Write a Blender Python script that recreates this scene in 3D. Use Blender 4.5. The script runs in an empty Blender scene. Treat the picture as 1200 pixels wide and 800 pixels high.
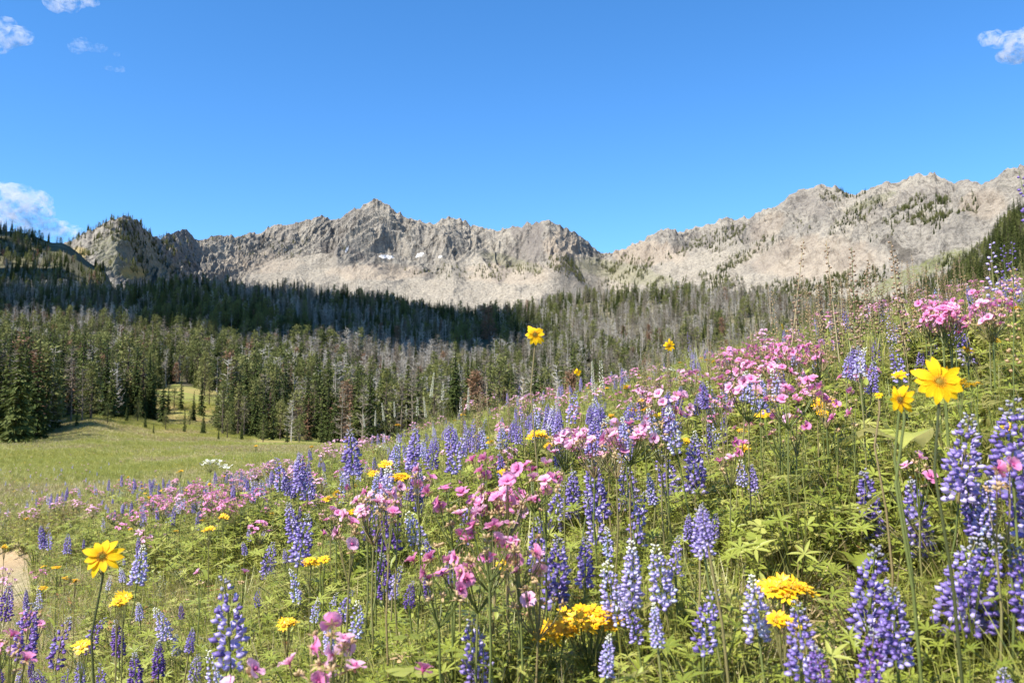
import bpy, math, random
import numpy as np
from mathutils import Vector, Matrix

random.seed(11)
rng = np.random.default_rng(11)
SC = bpy.context.scene
COL = SC.collection
R = math.radians

# ------------------------------------------------------------------ camera, sky, sun, exposure
FPX = 1040.0
PITCH = math.atan((495 - 400) / FPX)
EYE = 0.85
cam_d = bpy.data.cameras.new('camera')
cam = bpy.data.objects.new('camera', cam_d)
COL.objects.link(cam)
cam_d.sensor_width = 36
cam_d.lens = FPX / 1200 * 36
cam_d.clip_start = 0.02
cam_d.clip_end = 40000
cam.location = (0, 0, EYE)
cam.rotation_euler = (R(90) + PITCH, 0, 0)
cam_d.dof.use_dof = True
cam_d.dof.focus_distance = 4.6
cam_d.dof.aperture_fstop = 11.0
SC.camera = cam

SUN_EL = R(50)
SUN_DIR = Vector((-0.78, -0.63, 0)).normalized() * math.cos(SUN_EL) + Vector((0, 0, math.sin(SUN_EL)))
world = bpy.data.worlds.new('World')
SC.world = world
world.use_nodes = True
wt = world.node_tree
bg = wt.nodes['Background']
sky = wt.nodes.new('ShaderNodeTexSky')
sky.sky_type = 'NISHITA'
sky.sun_disc = False
sky.sun_elevation = SUN_EL
sky.sun_rotation = math.atan2(SUN_DIR.x, SUN_DIR.y)
sky.altitude = 2300
sky.air_density = 1.0
sky.dust_density = 0.25
sky.ozone_density = 3.5
hs = wt.nodes.new('ShaderNodeHueSaturation')
hs.inputs['Saturation'].default_value = 1.24
wt.links.new(sky.outputs[0], hs.inputs['Color'])
wt.links.new(hs.outputs[0], bg.inputs[0])
bg.inputs[1].default_value = 0.13

sun_d = bpy.data.lights.new('sun', 'SUN')
sun_d.energy = 5.0
sun_d.angle = R(0.5)
sun_d.color = (1.0, 0.95, 0.87)
sun = bpy.data.objects.new('sun', sun_d)
COL.objects.link(sun)
sun.rotation_euler = SUN_DIR.to_track_quat('Z', 'Y').to_euler()

SC.view_settings.view_transform = 'Standard'
SC.view_settings.look = 'None'
SC.view_settings.exposure = 1.1
SC.view_settings.gamma = 1
SC.render.engine = 'CYCLES'
SC.cycles.use_denoising = True
SC.cycles.max_bounces = 6
SC.cycles.diffuse_bounces = 4
SC.cycles.transmission_bounces = 4
SC.cycles.transparent_max_bounces = 8
SC.cycles.use_adaptive_sampling = True
SC.cycles.adaptive_threshold = 0.015
SC.cycles.volume_step_rate = 2.0

# ------------------------------------------------------------------ helpers
def ray(px, py):
    u = (px - 600) / FPX
    v = (400 - py) / FPX
    return Vector((u, math.cos(PITCH) - v * math.sin(PITCH), math.sin(PITCH) + v * math.cos(PITCH)))


def rowtan(row):                                   # slope (dz / dy) of the ray of a picture row
    v = (400 - row) / FPX
    return (math.sin(PITCH) + v * math.cos(PITCH)) / (math.cos(PITCH) - v * math.sin(PITCH))


rowtan_np = np.vectorize(rowtan)


def hash2(ix, iy, seed):
    n = (ix.astype(np.int64) * 374761393 + iy.astype(np.int64) * 668265263 + seed * 1442695041) & 0xffffffff
    n = ((n ^ (n >> 13)) * 1274126177) & 0xffffffff
    n = (n ^ (n >> 16)) & 0xffffffff
    return n / 4294967295.0


def vnoise(x, y, seed=0):
    x = np.asarray(x, float); y = np.asarray(y, float)
    ix = np.floor(x); iy = np.floor(y)
    fx = x - ix; fy = y - iy
    fx = fx * fx * fx * (fx * (fx * 6 - 15) + 10); fy = fy * fy * fy * (fy * (fy * 6 - 15) + 10)
    a = hash2(ix, iy, seed); b = hash2(ix + 1, iy, seed)
    c = hash2(ix, iy + 1, seed); d = hash2(ix + 1, iy + 1, seed)
    return (a * (1 - fx) + b * fx) * (1 - fy) + (c * (1 - fx) + d * fx) * fy * 1.0


def fbm(x, y, seed=0, octs=4, gain=0.5):
    s = 0; a = 1; t = 0
    for o in range(octs):
        c, sn = math.cos(o * 1.3), math.sin(o * 1.3)
        s = s + a * vnoise((x * c - y * sn) * 2 ** o + 17.3 * o, (x * sn + y * c) * 2 ** o + 5.1 * o, seed + o)
        t += a; a *= gain
    return s / t


def ridged(x, y, seed=0, octs=5, gain=0.55):
    s = 0; a = 1; t = 0; w = 1
    for o in range(octs):
        c, sn = math.cos(o * 0.9), math.sin(o * 0.9)
        n = 1 - np.abs(2 * vnoise((x * c - y * sn) * 2 ** o + 9.7 * o, (x * sn + y * c) * 2 ** o + 3.3 * o, seed + o) - 1)
        n = n * n
        s = s + a * n * w
        w = np.clip(n * 1.6, 0, 1)
        t += a; a *= gain
    return s / t


def make_mesh(name, verts, faces, mats, midx=None, smooth=True, attrs=None):
    me = bpy.data.meshes.new(name)
    verts = np.asarray(verts, np.float32); faces = np.asarray(faces, np.int32)
    k = faces.shape[1]
    me.vertices.add(len(verts)); me.vertices.foreach_set('co', verts.ravel())
    me.loops.add(faces.size); me.loops.foreach_set('vertex_index', faces.ravel())
    me.polygons.add(len(faces)); me.polygons.foreach_set('loop_start', np.arange(0, faces.size, k, dtype=np.int32))
    if midx is not None:
        me.polygons.foreach_set('material_index', np.asarray(midx, np.int32))
    me.polygons.foreach_set('use_smooth', np.full(len(faces), smooth))
    for m in (mats if isinstance(mats, (list, tuple)) else [mats]):
        me.materials.append(m)
    if attrs:
        for n, v in attrs.items():
            v = np.asarray(v, np.float32)
            if v.ndim == 1:
                at = me.attributes.new(n, 'FLOAT', 'POINT'); at.data.foreach_set('value', v)
            else:
                at = me.attributes.new(n, 'FLOAT_COLOR', 'POINT')
                at.data.foreach_set('color', np.concatenate([v, np.ones((len(v), 1), np.float32)], 1).ravel())
    me.update()
    me.validate()
    return me


def link(name, data, parent=None, loc=None):
    o = bpy.data.objects.new(name, data)
    COL.objects.link(o)
    if parent is not None:
        o.parent = parent
    if loc is not None:
        o.location = loc
    return o


def tag(o, label=None, cat=None, group=None, kind=None):
    for k, v in (('label', label), ('category', cat), ('group', group), ('kind', kind)):
        if v:
            o[k] = v
        elif k in o:
            del o[k]
    return o


class MB:
    """collects triangles; one mesh per build"""
    def __init__(s):
        s.v = []; s.f = []; s.m = []

    def tri(s, pts, faces, m=0):
        b = len(s.v)
        s.v.extend([tuple(p) for p in pts])
        for f in faces:
            s.f.append((f[0] + b, f[1] + b, f[2] + b)); s.m.append(m)

    def strip(s, base, d, side, length, width, bend=0.0, segs=3, m=0, prof=None, droop=None):
        """a blade or strap leaf: starts at base along d, bends towards droop (default: down)"""
        base = Vector(base); d = Vector(d).normalized(); side = Vector(side).normalized()
        dr = Vector(droop) if droop is not None else Vector((0, 0, -1))
        pts = []; p = base.copy(); dd = d.copy()
        for i in range(segs + 1):
            t = i / segs
            w = width * (prof(t) if prof else (1 - t ** 1.6)) * 0.5
            if i == segs:
                pts.append(p.copy())
            else:
                pts.append(p - side * w); pts.append(p + side * w)
            p = p + dd * (length / segs)
            dd = (dd + dr * (bend / segs)).normalized()
        fs = []
        for i in range(segs - 1):
            a = 2 * i
            fs += [(a, a + 1, a + 3), (a, a + 3, a + 2)]
        a = 2 * (segs - 1)
        fs.append((a, a + 1, a + 2))
        s.tri(pts, fs, m)
        return pts[-1]

    def leaf(s, base, d, up, length, width, fold=0.25, curl=0.2, m=0):
        """pointed leaf folded along its midrib: 8 triangles"""
        base = Vector(base); d = Vector(d).normalized(); up = Vector(up)
        side = d.cross(up)
        if side.length < 1e-5:
            side = Vector((1, 0, 0))
        side.normalize(); up = side.cross(d)
        P = []
        for t, w in ((0, .06), (.35, .5), (.7, .38)):
            c = base + d * length * t - up * (curl * length * t * t)
            P += [c - side * width * w + up * width * fold * w, c, c + side * width * w + up * width * fold * w]
        P.append(base + d * length - up * curl * length)
        F = []
        for i in (0, 3):
            F += [(i, i + 1, i + 4), (i, i + 4, i + 3), (i + 1, i + 2, i + 5), (i + 1, i + 5, i + 4)]
        F += [(6, 7, 9), (7, 8, 9)]
        s.tri(P, F, m)

    def tube(s, pts, radii, n=4, m=0):
        b = len(s.v); pts = [Vector(p) for p in pts]
        for i, p in enumerate(pts):
            d = (pts[min(i + 1, len(pts) - 1)] - pts[max(i - 1, 0)]).normalized()
            a = d.cross(Vector((0.3, 1, 0.2))); a.normalize(); c = d.cross(a)
            for k in range(n):
                t = 2 * math.pi * k / n
                s.v.append(tuple(p + (a * math.cos(t) + c * math.sin(t)) * radii[i]))
        for i in range(len(pts) - 1):
            for k in range(n):
                q = b + i * n + k; q2 = b + i * n + (k + 1) % n
                s.f.append((q, q2, q2 + n)); s.m.append(m)
                s.f.append((q, q2 + n, q + n)); s.m.append(m)

    def blob(s, c, d, rl, rw, m=0, rh=None):
        """smooth pod: 14 vertices, 24 triangles when it shows, an octahedron shape"""
        c = Vector(c); d = Vector(d).normalized()
        a = d.cross(Vector((0, 0, 1)))
        if a.length < .05: a = d.cross(Vector((1, 0, 0)))
        a.normalize(); b = a.cross(d); rh = rh or rw
        P = [c - d * rl]
        for k in range(5):
            t = 2 * math.pi * k / 5
            P.append(c + d * rl * .25 + a * math.cos(t) * rw + b * math.sin(t) * rh)
        P.append(c + d * rl)
        F = []
        for k in range(5):
            q = 1 + k; q2 = 1 + (k + 1) % 5
            F += [(0, q2, q), (6, q, q2)]
        s.tri(P, F, m)

    def mesh(s, name, mats, smooth=True):
        return make_mesh(name, s.v, s.f, mats, s.m, smooth)


# ------------------------------------------------------------------ materials
def mat(name):
    m = bpy.data.materials.new(name); m.use_nodes = True
    nt = m.node_tree; nt.nodes.clear()
    out = nt.nodes.new('ShaderNodeOutputMaterial')
    return m, nt, out


def N(nt, t, **kw):
    n = nt.nodes.new(t)
    for k, v in kw.items():
        if k.startswith('_'):
            setattr(n, k[1:], v)
        else:
            n.inputs[k].default_value = v
    return n


def ramp(nt, fac, stops, interp='LINEAR'):
    r = nt.nodes.new('ShaderNodeValToRGB'); r.color_ramp.interpolation = interp
    e = r.color_ramp.elements
    while len(e) < len(stops): e.new(0.5)
    for q, (p, c) in zip(e, stops):
        q.position = p; q.color = (*c, 1)
    if fac is not None: nt.links.new(fac, r.inputs[0])
    return r.outputs[0]


def mixc(nt, fac, a, b, mode='MIX'):
    n = nt.nodes.new('ShaderNodeMix'); n.data_type = 'RGBA'; n.blend_type = mode
    for s, v in ((n.inputs[0], fac), (n.inputs[6], a), (n.inputs[7], b)):
        if hasattr(v, 'node'): nt.links.new(v, s)
        elif isinstance(v, (int, float)): s.default_value = v
        else: s.default_value = (*v, 1)
    return n.outputs[2]


def noise(nt, scale, detail=3, rough=.55, vec=None, dist=0):
    n = N(nt, 'ShaderNodeTexNoise', Scale=scale, Detail=detail, Roughness=rough, Distortion=dist)
    if vec is not None: nt.links.new(vec, n.inputs['Vector'])
    return n.outputs[0]


def mathn(nt, op, a, b=0.0, clamp=False):
    n = nt.nodes.new('ShaderNodeMath'); n.operation = op; n.use_clamp = clamp
    for s, v in ((n.inputs[0], a), (n.inputs[1], b)):
        if hasattr(v, 'node'): nt.links.new(v, s)
        else: s.default_value = v
    return n.outputs[0]


def attr(nt, name):
    n = nt.nodes.new('ShaderNodeAttribute'); n.attribute_name = name
    return n


def coords(nt, scale=None):
    t = nt.nodes.new('ShaderNodeTexCoord').outputs['Object']
    if scale:
        mp = nt.nodes.new('ShaderNodeMapping'); mp.inputs['Scale'].default_value = scale
        nt.links.new(t, mp.inputs[0]); t = mp.outputs[0]
    return t


def plant_mat(name, stops, trans=0.35, rough=.42, nscale=18, tint=None, gloss=.42):
    """leaf or petal: colour varies from plant to plant and along the surface; lets light through"""
    m, nt, out = mat(name)
    oi = nt.nodes.new('ShaderNodeObjectInfo')
    nz = noise(nt, nscale, 2, .6, coords(nt))
    f = mathn(nt, 'ADD', mathn(nt, 'MULTIPLY', oi.outputs['Random'], .6), mathn(nt, 'MULTIPLY', nz, .4), True)
    c = ramp(nt, f, stops)
    p = N(nt, 'ShaderNodeBsdfPrincipled', Roughness=rough)
    p.inputs['Specular IOR Level'].default_value = gloss
    nt.links.new(c, p.inputs['Base Color'])
    if trans > 0:
        tr = nt.nodes.new('ShaderNodeBsdfTranslucent')
        c2 = mixc(nt, .5, c, tint or stops[-1][1])
        nt.links.new(c2, tr.inputs[0])
        ms = N(nt, 'ShaderNodeMixShader', Fac=trans)
        nt.links.new(p.outputs[0], ms.inputs[1]); nt.links.new(tr.outputs[0], ms.inputs[2])
        nt.links.new(ms.outputs[0], out.inputs[0])
    else:
        nt.links.new(p.outputs[0], out.inputs[0])
    return m


M = {}
M['grass'] = plant_mat('green_grass', [(0, (.13, .165, .022)), (.5, (.28, .30, .045)), (1, (.47, .43, .11))], .4)
M['grassy'] = plant_mat('yellowing_grass', [(0, (.20, .24, .04)), (.5, (.33, .33, .08)), (1, (.46, .40, .15))], .35)
M['straw'] = plant_mat('dry_straw', [(0, (.34, .25, .11)), (.5, (.50, .40, .21)), (1, (.62, .53, .34))], .25)
M['leaf'] = plant_mat('leaf_green', [(0, (.105, .135, .018)), (.45, (.20, .24, .028)), (.85, (.32, .35, .06)), (1, (.46, .38, .15))], .35)
M['leaf_light'] = plant_mat('leaf_light_green', [(0, (.19, .235, .035)), (.45, (.31, .36, .055)), (.85, (.48, .48, .12)), (1, (.62, .50, .25))], .45)
M['leaf_grey'] = plant_mat('leaf_silver_green', [(0, (.17, .21, .12)), (.5, (.27, .30, .19)), (1, (.42, .43, .30))], .25)
M['stem'] = plant_mat('green_stem', [(0, (.075, .10, .022)), (.5, (.13, .15, .04)), (1, (.26, .16, .09))], 0)
M['stem_dark'] = plant_mat('dark_stem', [(0, (.035, .05, .015)), (1, (.07, .07, .02))], 0)
M['tan'] = plant_mat('tan_sepal', [(0, (.40, .24, .12)), (.5, (.52, .36, .19)), (1, (.60, .45, .25))], .3)
M['redleaf'] = plant_mat('reddening_leaf', [(0, (.30, .10, .05)), (1, (.42, .20, .07))], .3)
M['violet'] = plant_mat('lupine_violet', [(0, (.15, .095, .33)), (.5, (.245, .175, .47)), (1, (.36, .28, .60))], .3, nscale=90)
M['violet_pale'] = plant_mat('lupine_pale', [(0, (.36, .30, .64)), (.6, (.50, .43, .72)), (1, (.68, .58, .78))], .3, nscale=90)
M['violet_deep'] = plant_mat('lupine_deep_purple', [(0, (.085, .035, .20)), (.6, (.16, .075, .32)), (1, (.27, .14, .42))], .3, nscale=90)
M['bud'] = plant_mat('lupine_bud', [(0, (.22, .20, .27)), (1, (.38, .37, .38))], .2)
M['blue_white'] = plant_mat('lupine_faded', [(0, (.33, .40, .72)), (.5, (.55, .55, .72)), (1, (.68, .66, .66))], .3, nscale=90)
M['pink'] = plant_mat('geranium_pink', [(0, (.58, .13, .32)), (.5, (.72, .22, .43)), (1, (.84, .40, .58))], .35, nscale=60)
M['pink_pale'] = plant_mat('geranium_pale_pink', [(0, (.78, .38, .55)), (.5, (.86, .52, .66)), (1, (.90, .66, .76))], .35, nscale=60)
M['magenta'] = plant_mat('geranium_centre', [(0, (.25, .03, .12)), (1, (.40, .05, .20))], 0)
M['yellow'] = plant_mat('sunflower_yellow', [(0, (.84, .50, .008)), (.5, (.92, .60, .012)), (1, (.96, .70, .03))], .3, nscale=25)
def sun_petal():
    m, nt, out = mat('sunflower_petal')
    co = nt.nodes.new('ShaderNodeTexCoord').outputs['Object']
    sp = nt.nodes.new('ShaderNodeSeparateXYZ'); nt.links.new(co, sp.inputs[0])
    along = mathn(nt, 'DIVIDE', sp.outputs[0], .032, True)
    oi = nt.nodes.new('ShaderNodeObjectInfo')
    c = ramp(nt, mathn(nt, 'ADD', along, mathn(nt, 'MULTIPLY', oi.outputs['Random'], .18)), [(0, (.55, .22, .004)), (.3, (.86, .47, .006)), (.75, (.93, .62, .012)), (1.0, (.90, .55, .01))])
    vein = noise(nt, 1, 3, .6, coords(nt, (25, 650, 25)))
    c = mixc(nt, ramp(nt, vein, [(.42, (.0, .0, .0)), (.62, (.55, .55, .55))]), c, (.62, .30, .004))
    p = N(nt, 'ShaderNodeBsdfPrincipled', Roughness=.65); p.inputs['Specular IOR Level'].default_value = .15
    nt.links.new(c, p.inputs['Base Color'])
    b = N(nt, 'ShaderNodeBump', Strength=.5, Distance=.0008); nt.links.new(vein, b.inputs['Height']); nt.links.new(b.outputs[0], p.inputs['Normal'])
    tr = nt.nodes.new('ShaderNodeBsdfTranslucent'); nt.links.new(c, tr.inputs[0])
    ms = N(nt, 'ShaderNodeMixShader', Fac=.35)
    nt.links.new(p.outputs[0], ms.inputs[1]); nt.links.new(tr.outputs[0], ms.inputs[2]); nt.links.new(ms.outputs[0], out.inputs[0])
    return m


def pink_petal(name, base, tip, dark):
    m, nt, out = mat(name)
    co = nt.nodes.new('ShaderNodeTexCoord').outputs['Object']
    ln = nt.nodes.new('ShaderNodeVectorMath'); ln.operation = 'LENGTH'; nt.links.new(co, ln.inputs[0])
    oi = nt.nodes.new('ShaderNodeObjectInfo')
    f = mathn(nt, 'ADD', mathn(nt, 'DIVIDE', ln.outputs['Value'], .017), mathn(nt, 'MULTIPLY', mathn(nt, 'SUBTRACT', oi.outputs['Random'], .5), .3))
    c = ramp(nt, f, [(.1, dark), (.35, base), (.9, tip)])
    c = mixc(nt, mathn(nt, 'MULTIPLY', noise(nt, 260, 2, .6, co), .35), c, dark)
    p = N(nt, 'ShaderNodeBsdfPrincipled', Roughness=.7); p.inputs['Specular IOR Level'].default_value = .1
    nt.links.new(c, p.inputs['Base Color'])
    tr = nt.nodes.new('ShaderNodeBsdfTranslucent'); nt.links.new(c, tr.inputs[0])
    ms = N(nt, 'ShaderNodeMixShader', Fac=.38)
    nt.links.new(p.outputs[0], ms.inputs[1]); nt.links.new(tr.outputs[0], ms.inputs[2]); nt.links.new(ms.outputs[0], out.inputs[0])
    return m


M['yellow'] = sun_petal()
M['pink'] = pink_petal('geranium_pink', (.74, .20, .44), (.86, .40, .62), (.42, .05, .22))
M['pink_pale'] = pink_petal('geranium_pale_pink', (.80, .38, .58), (.90, .60, .74), (.50, .12, .30))
M['gold'] = plant_mat('golden_floret', [(0, (.82, .42, .01)), (.5, (.88, .52, .012)), (1, (.93, .62, .03))], .25, nscale=40)
M['disc'] = plant_mat('flower_disc', [(0, (.45, .22, .01)), (1, (.62, .36, .02))], 0, nscale=400)
M['disc_brown'] = plant_mat('brown_disc', [(0, (.20, .10, .012)), (1, (.42, .25, .02))], 0, nscale=400)
M['cream'] = plant_mat('cream_white', [(0, (.66, .64, .48)), (1, (.82, .80, .68))], .25)
M['brown'] = plant_mat('seed_brown', [(0, (.14, .085, .05)), (.5, (.24, .15, .09)), (1, (.36, .25, .16))], .15)


def tree_mat(name, stops, rough=.7, trans=.12, nscale=.35):
    return plant_mat(name, stops, trans, rough, nscale, gloss=.12)


M['spruce'] = tree_mat('spruce_needles', [(0, (.038, .058, .016)), (.5, (.075, .096, .025)), (1, (.14, .15, .042))])
M['pine'] = tree_mat('pine_needles', [(0, (.09, .11, .03)), (.5, (.155, .165, .05)), (1, (.24, .23, .08))])
M['rust'] = tree_mat('dying_needles', [(0, (.15, .085, .05)), (.5, (.21, .12, .07)), (1, (.27, .17, .10))])
M['bark'] = tree_mat('bark', [(0, (.07, .05, .036)), (1, (.14, .11, .085))], trans=0)
M['snag'] = tree_mat('weathered_grey_wood', [(0, (.24, .22, .18)), (.5, (.37, .335, .28)), (1, (.52, .48, .41))], trans=0)
M['snag_brown'] = tree_mat('brown_grey_twigs', [(0, (.12, .10, .07)), (.5, (.19, .16, .12)), (1, (.26, .23, .17))], trans=0)

# ------------------------------------------------------------------ the lie of the land (metres; y is away from the camera)
TPX = np.array([-500, -100, 0, 60, 110, 150, 200, 300, 420, 550, 700, 850, 950, 1030, 1100, 1150, 1200, 1300, 1700.])
TY = np.array([60, 110, 150, 200, 300, 450, 640, 900, 1200, 1600, 9000.])
TROW = np.array([
    # y: 60   110  150  200  300  450  640  900 1200 1600 9000
    [549, 520, 495, 470, 430, 390, 340, 300, 240, 300, 470],
    [552, 524, 500, 482, 446, 405, 357, 330, 258, 320, 470],
    [555, 525, 510, 489, 454, 408, 357, 338, 270, 340, 470],
    [556, 526, 506, 490, 456, 408, 354, 336, 283, 350, 470],
    [556, 527, 500, 488, 458, 408, 349, 345, 312, 360, 470],
    [556, 528, 508, 492, 460, 408, 346, 372, 372, 366, 470],
    [556, 528, 517, 500, 462, 410, 343, 378, 380, 368, 470],
    [556, 528, 519, 509, 474, 418, 347, 378, 380, 370, 470],
    [556, 528, 520, 513, 480, 426, 358, 382, 382, 370, 470],
    [556, 528, 520, 513, 482, 430, 371, 385, 384, 372, 470],
    [556, 528, 520, 513, 482, 424, 353, 380, 382, 372, 470],
    [556, 528, 520, 512, 480, 420, 355, 380, 382, 372, 470],
    [556, 528, 518, 508, 474, 410, 362, 385, 382, 372, 470],
    [556, 526, 514, 502, 468, 405, 372, 385, 382, 372, 470],
    [556, 522, 508, 492, 445, 368, 350, 370, 380, 372, 470],
    [554, 518, 500, 474, 412, 322, 318, 345, 380, 372, 470],
    [552, 512, 486, 444, 370, 270, 276, 320, 380, 372, 470],
    [548, 500, 460, 400, 310, 205, 220, 280, 360, 372, 470],
    [540, 480, 420, 350, 260, 160, 180, 240, 320, 372, 470.]])
TT = rowtan_np(TROW)
TLY = np.log(TY)


def table_z(x, y):
    yy = np.clip(y, 60, 9000)
    px = np.clip(600 + FPX * x / np.maximum(y, 40.), -500, 1699.9)
    i = np.clip(np.searchsorted(TPX, px, 'right') - 1, 0, len(TPX) - 2)
    fx = (px - TPX[i]) / (TPX[i + 1] - TPX[i]); fx = fx * fx * (3 - 2 * fx)
    ly = np.log(yy)
    j = np.clip(np.searchsorted(TLY, ly, 'right') - 1, 0, len(TLY) - 2)
    fy = (ly - TLY[j]) / (TLY[j + 1] - TLY[j])
    t = (TT[i, j] * (1 - fx) + TT[i + 1, j] * fx) * (1 - fy) + (TT[i, j + 1] * (1 - fx) + TT[i + 1, j + 1] * fx) * fy
    return EYE + t * yy


def height(x, y):
    x = np.asarray(x, float); y = np.asarray(y, float)
    P = 0.286 * x + 0.070 * y
    P = np.where(P > 6, 6 + (P - 6) * .3, P)
    P = P + (fbm(x * .45 + 3, y * .45, 5, 3) - .5) * .30 + (fbm(x * 2.1, y * 2.1, 9, 2) - .5) * .07
    P = P + .34 * np.exp(-((x + 6.4) ** 2 + (y - 12.0) ** 2) / 5.0)
    s = np.maximum(0, y - (8.2 - .62 * x))
    P = P - .022 * s * s / (1 + .034 * s)
    flat = -2.75 + (fbm(x * .05, y * .05, 21, 3) - .5) * .9 * np.clip((y - 20) / 30, 0, 1)
    w = np.clip((y - 50) / 60, 0, 1)
    far = table_z(x, y)
    rough = (fbm(x * .012, y * .012, 33, 4) - .5) * np.clip((y - 120) / 250, 0, 1) * 16
    far = far + rough * np.clip((1500 - y) / 500, 0, 1)
    base = flat * (1 - w) + far * w
    k = .35
    d = np.clip(.5 + .5 * (P - base) / k, 0, 1)
    return base * (1 - d) + P * d + k * d * (1 - d)


def h1(x, y):
    return float(height(np.array([x]), np.array([y]))[0])


Hz0 = h1(0, 0)
_height = height


def height(x, y):
    return _height(x, y) - Hz0


# sand patch at the left edge and worn tracks
SAND = [(-5.75, 10.0, 1.0, 2.3)]


def sand_mask(x, y):
    m = np.zeros_like(x)
    for cx, cy, rx, ry in SAND:
        d = ((x - cx) / rx) ** 2 + ((y - cy) / ry) ** 2
        m = np.maximum(m, np.clip(1.5 - d + (fbm(x * 2.2, y * 2.2, 3, 3) - .5) * 1.2, 0, 1))
    return m


def clearing(x, y):
    """1 where the hillside opens into grass"""
    px = 600 + FPX * x / np.maximum(y, 1)
    c = np.zeros_like(x)
    n = (fbm(x * .03, y * .03, 77, 3) - .5)
    c = np.maximum(c, (((px - 215) / 46) ** 2 + ((y - 262) / 62) ** 2 + n * 1.1 < 1))
    c = np.maximum(c, (((px - 275) / 70) ** 2 + ((y - 300) / 22) ** 2 + n * .8 < 1))
    c = np.maximum(c, ((px < 105) & (px > 50) & (y > 1100) & (y < 1230)))
    return c.astype(float)


def build_ground():
    rad = np.concatenate([[0.0], np.geomspace(.25, 60, 190), np.geomspace(62, 9500, 250)])
    a_front = np.linspace(R(50), R(130), 420)
    a_rest = np.linspace(R(130), R(410), 90)[1:-1]
    ang = np.concatenate([a_front, a_rest])
    A, RR = np.meshgrid(ang, rad)
    X = RR * np.cos(A); Y = RR * np.sin(A)
    Z = height(X, Y)
    n, m = X.shape
    idx = np.arange(n * m).reshape(n, m)
    nx = np.roll(idx, -1, axis=1)
    F = np.stack([idx[:-1], idx[1:], nx[1:], nx[:-1]], -1).reshape(-1, 4)
    F = F[:, ::-1]
    xs, ys = X.ravel(), Y.ravel()
    at = {'sand': sand_mask(xs, ys), 'open': np.clip(np.maximum(clearing(xs, ys) * (ys < 900), (ys < 150 + 45 * (xs < 0) * ((600 + FPX * xs / np.maximum(ys, 1)) > 62) + (0))), 0, 1)}
    me = make_mesh('ground', np.stack([xs, ys, Z.ravel()], -1), F, GROUND, None, True, at)
    o = link('ground', me); tag(o, kind='structure')


def ground_material():
    m, nt, out = mat('meadow_ground')
    co = coords(nt)
    big = noise(nt, .035, 4, .6, coords(nt, (.45, 1.6, 1)), .4)
    mid = noise(nt, .9, 4, .6, co)
    fine = noise(nt, 14, 4, .7, co)
    grass = ramp(nt, big, [(.34, (.14, .185, .035)), (.46, (.22, .23, .055)), (.54, (.29, .22, .085)), (.66, (.32, .20, .10))])
    grass = mixc(nt, mathn(nt, 'MULTIPLY', fine, .5), grass, (.27, .27, .08))
    grass = mixc(nt, ramp(nt, mid, [(.45, (0, 0, 0)), (.75, (.7, .7, .7))]), grass, (.11, .16, .03))
    soil = ramp(nt, fine, [(.3, (.16, .13, .07)), (.5, (.25, .21, .12)), (.7, (.40, .33, .20))])
    # under the near flowers: litter and earth
    sep = nt.nodes.new('ShaderNodeSeparateXYZ'); nt.links.new(co, sep.inputs[0])
    near = mathn(nt, 'DIVIDE', mathn(nt, 'SUBTRACT', 24, sep.outputs[1]), 8, True)
    c = mixc(nt, near, grass, soil)
    forest = ramp(nt, noise(nt, .05, 4, .6, co), [(.3, (.06, .06, .03)), (.55, (.10, .09, .05)), (.75, (.16, .14, .085))])
    c = mixc(nt, ramp(nt, noise(nt, .22, 5, .65, coords(nt, (.5, 1.4, 1))), [(.5, (0, 0, 0)), (.62, (.4, .4, .4))]), c, (.22, .16, .08))
    c = mixc(nt, attr(nt, 'open').outputs['Fac'], forest, c)
    sand = ramp(nt, fine, [(.25, (.25, .175, .095)), (.6, (.34, .25, .145)), (.8, (.42, .32, .20))])
    c = mixc(nt, attr(nt, 'sand').outputs['Fac'], c, sand)
    p = N(nt, 'ShaderNodeBsdfPrincipled', Roughness=.95)
    p.inputs['Specular IOR Level'].default_value = .1
    nt.links.new(c, p.inputs['Base Color'])
    b = N(nt, 'ShaderNodeBump', Strength=.7, Distance=.03); nt.links.new(fine, b.inputs['Height'])
    nt.links.new(b.outputs[0], p.inputs['Normal'])
    nt.links.new(p.outputs[0], out.inputs[0])
    return m


GROUND = ground_material()
build_ground()

# ------------------------------------------------------------------ the mountain range
SKY_PTS = np.array([(-400, 285), (-150, 300), (0, 300), (60, 292), (85, 274), (110, 263), (130, 254), (142, 252), (158, 261), (172, 275), (182, 279), (200, 269), (213, 269), (226, 281),
    (250, 277), (275, 276), (300, 270), (322, 262), (345, 257), (360, 255), (372, 249), (384, 254), (396, 258), (402, 249), (418, 240), (436, 232),
    (448, 235), (462, 247), (478, 254), (492, 258), (508, 264), (518, 255), (530, 256), (545, 262), (562, 263), (580, 269), (600, 264),
    (618, 260), (640, 258), (655, 262), (672, 272), (692, 285), (708, 296), (716, 299), (735, 291), (755, 281), (775, 271), (788, 268),
    (798, 275), (815, 268), (835, 264), (852, 255), (870, 258), (888, 250), (905, 244), (922, 234), (936, 223), (955, 218), (975, 216),
    (992, 222), (1000, 230), (1016, 222), (1040, 216), (1062, 209), (1085, 204), (1108, 205), (1122, 213), (1134, 214), (1144, 209), (1158, 213),
    (1172, 209), (1188, 200), (1200, 197), (1260, 182), (1400, 200), (1700, 260)], float)
DIST_PTS = np.array([(-400, 1900), (60, 1900), (140, 1950), (183, 2300), (215, 2600), (300, 2900), (436, 3100), (560, 3150), (650, 2950), (712, 3250), (790, 2900), (900, 2700),
    (975, 2500), (1090, 2250), (1200, 1950), (1400, 1700), (1700, 1600)], float)


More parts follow.
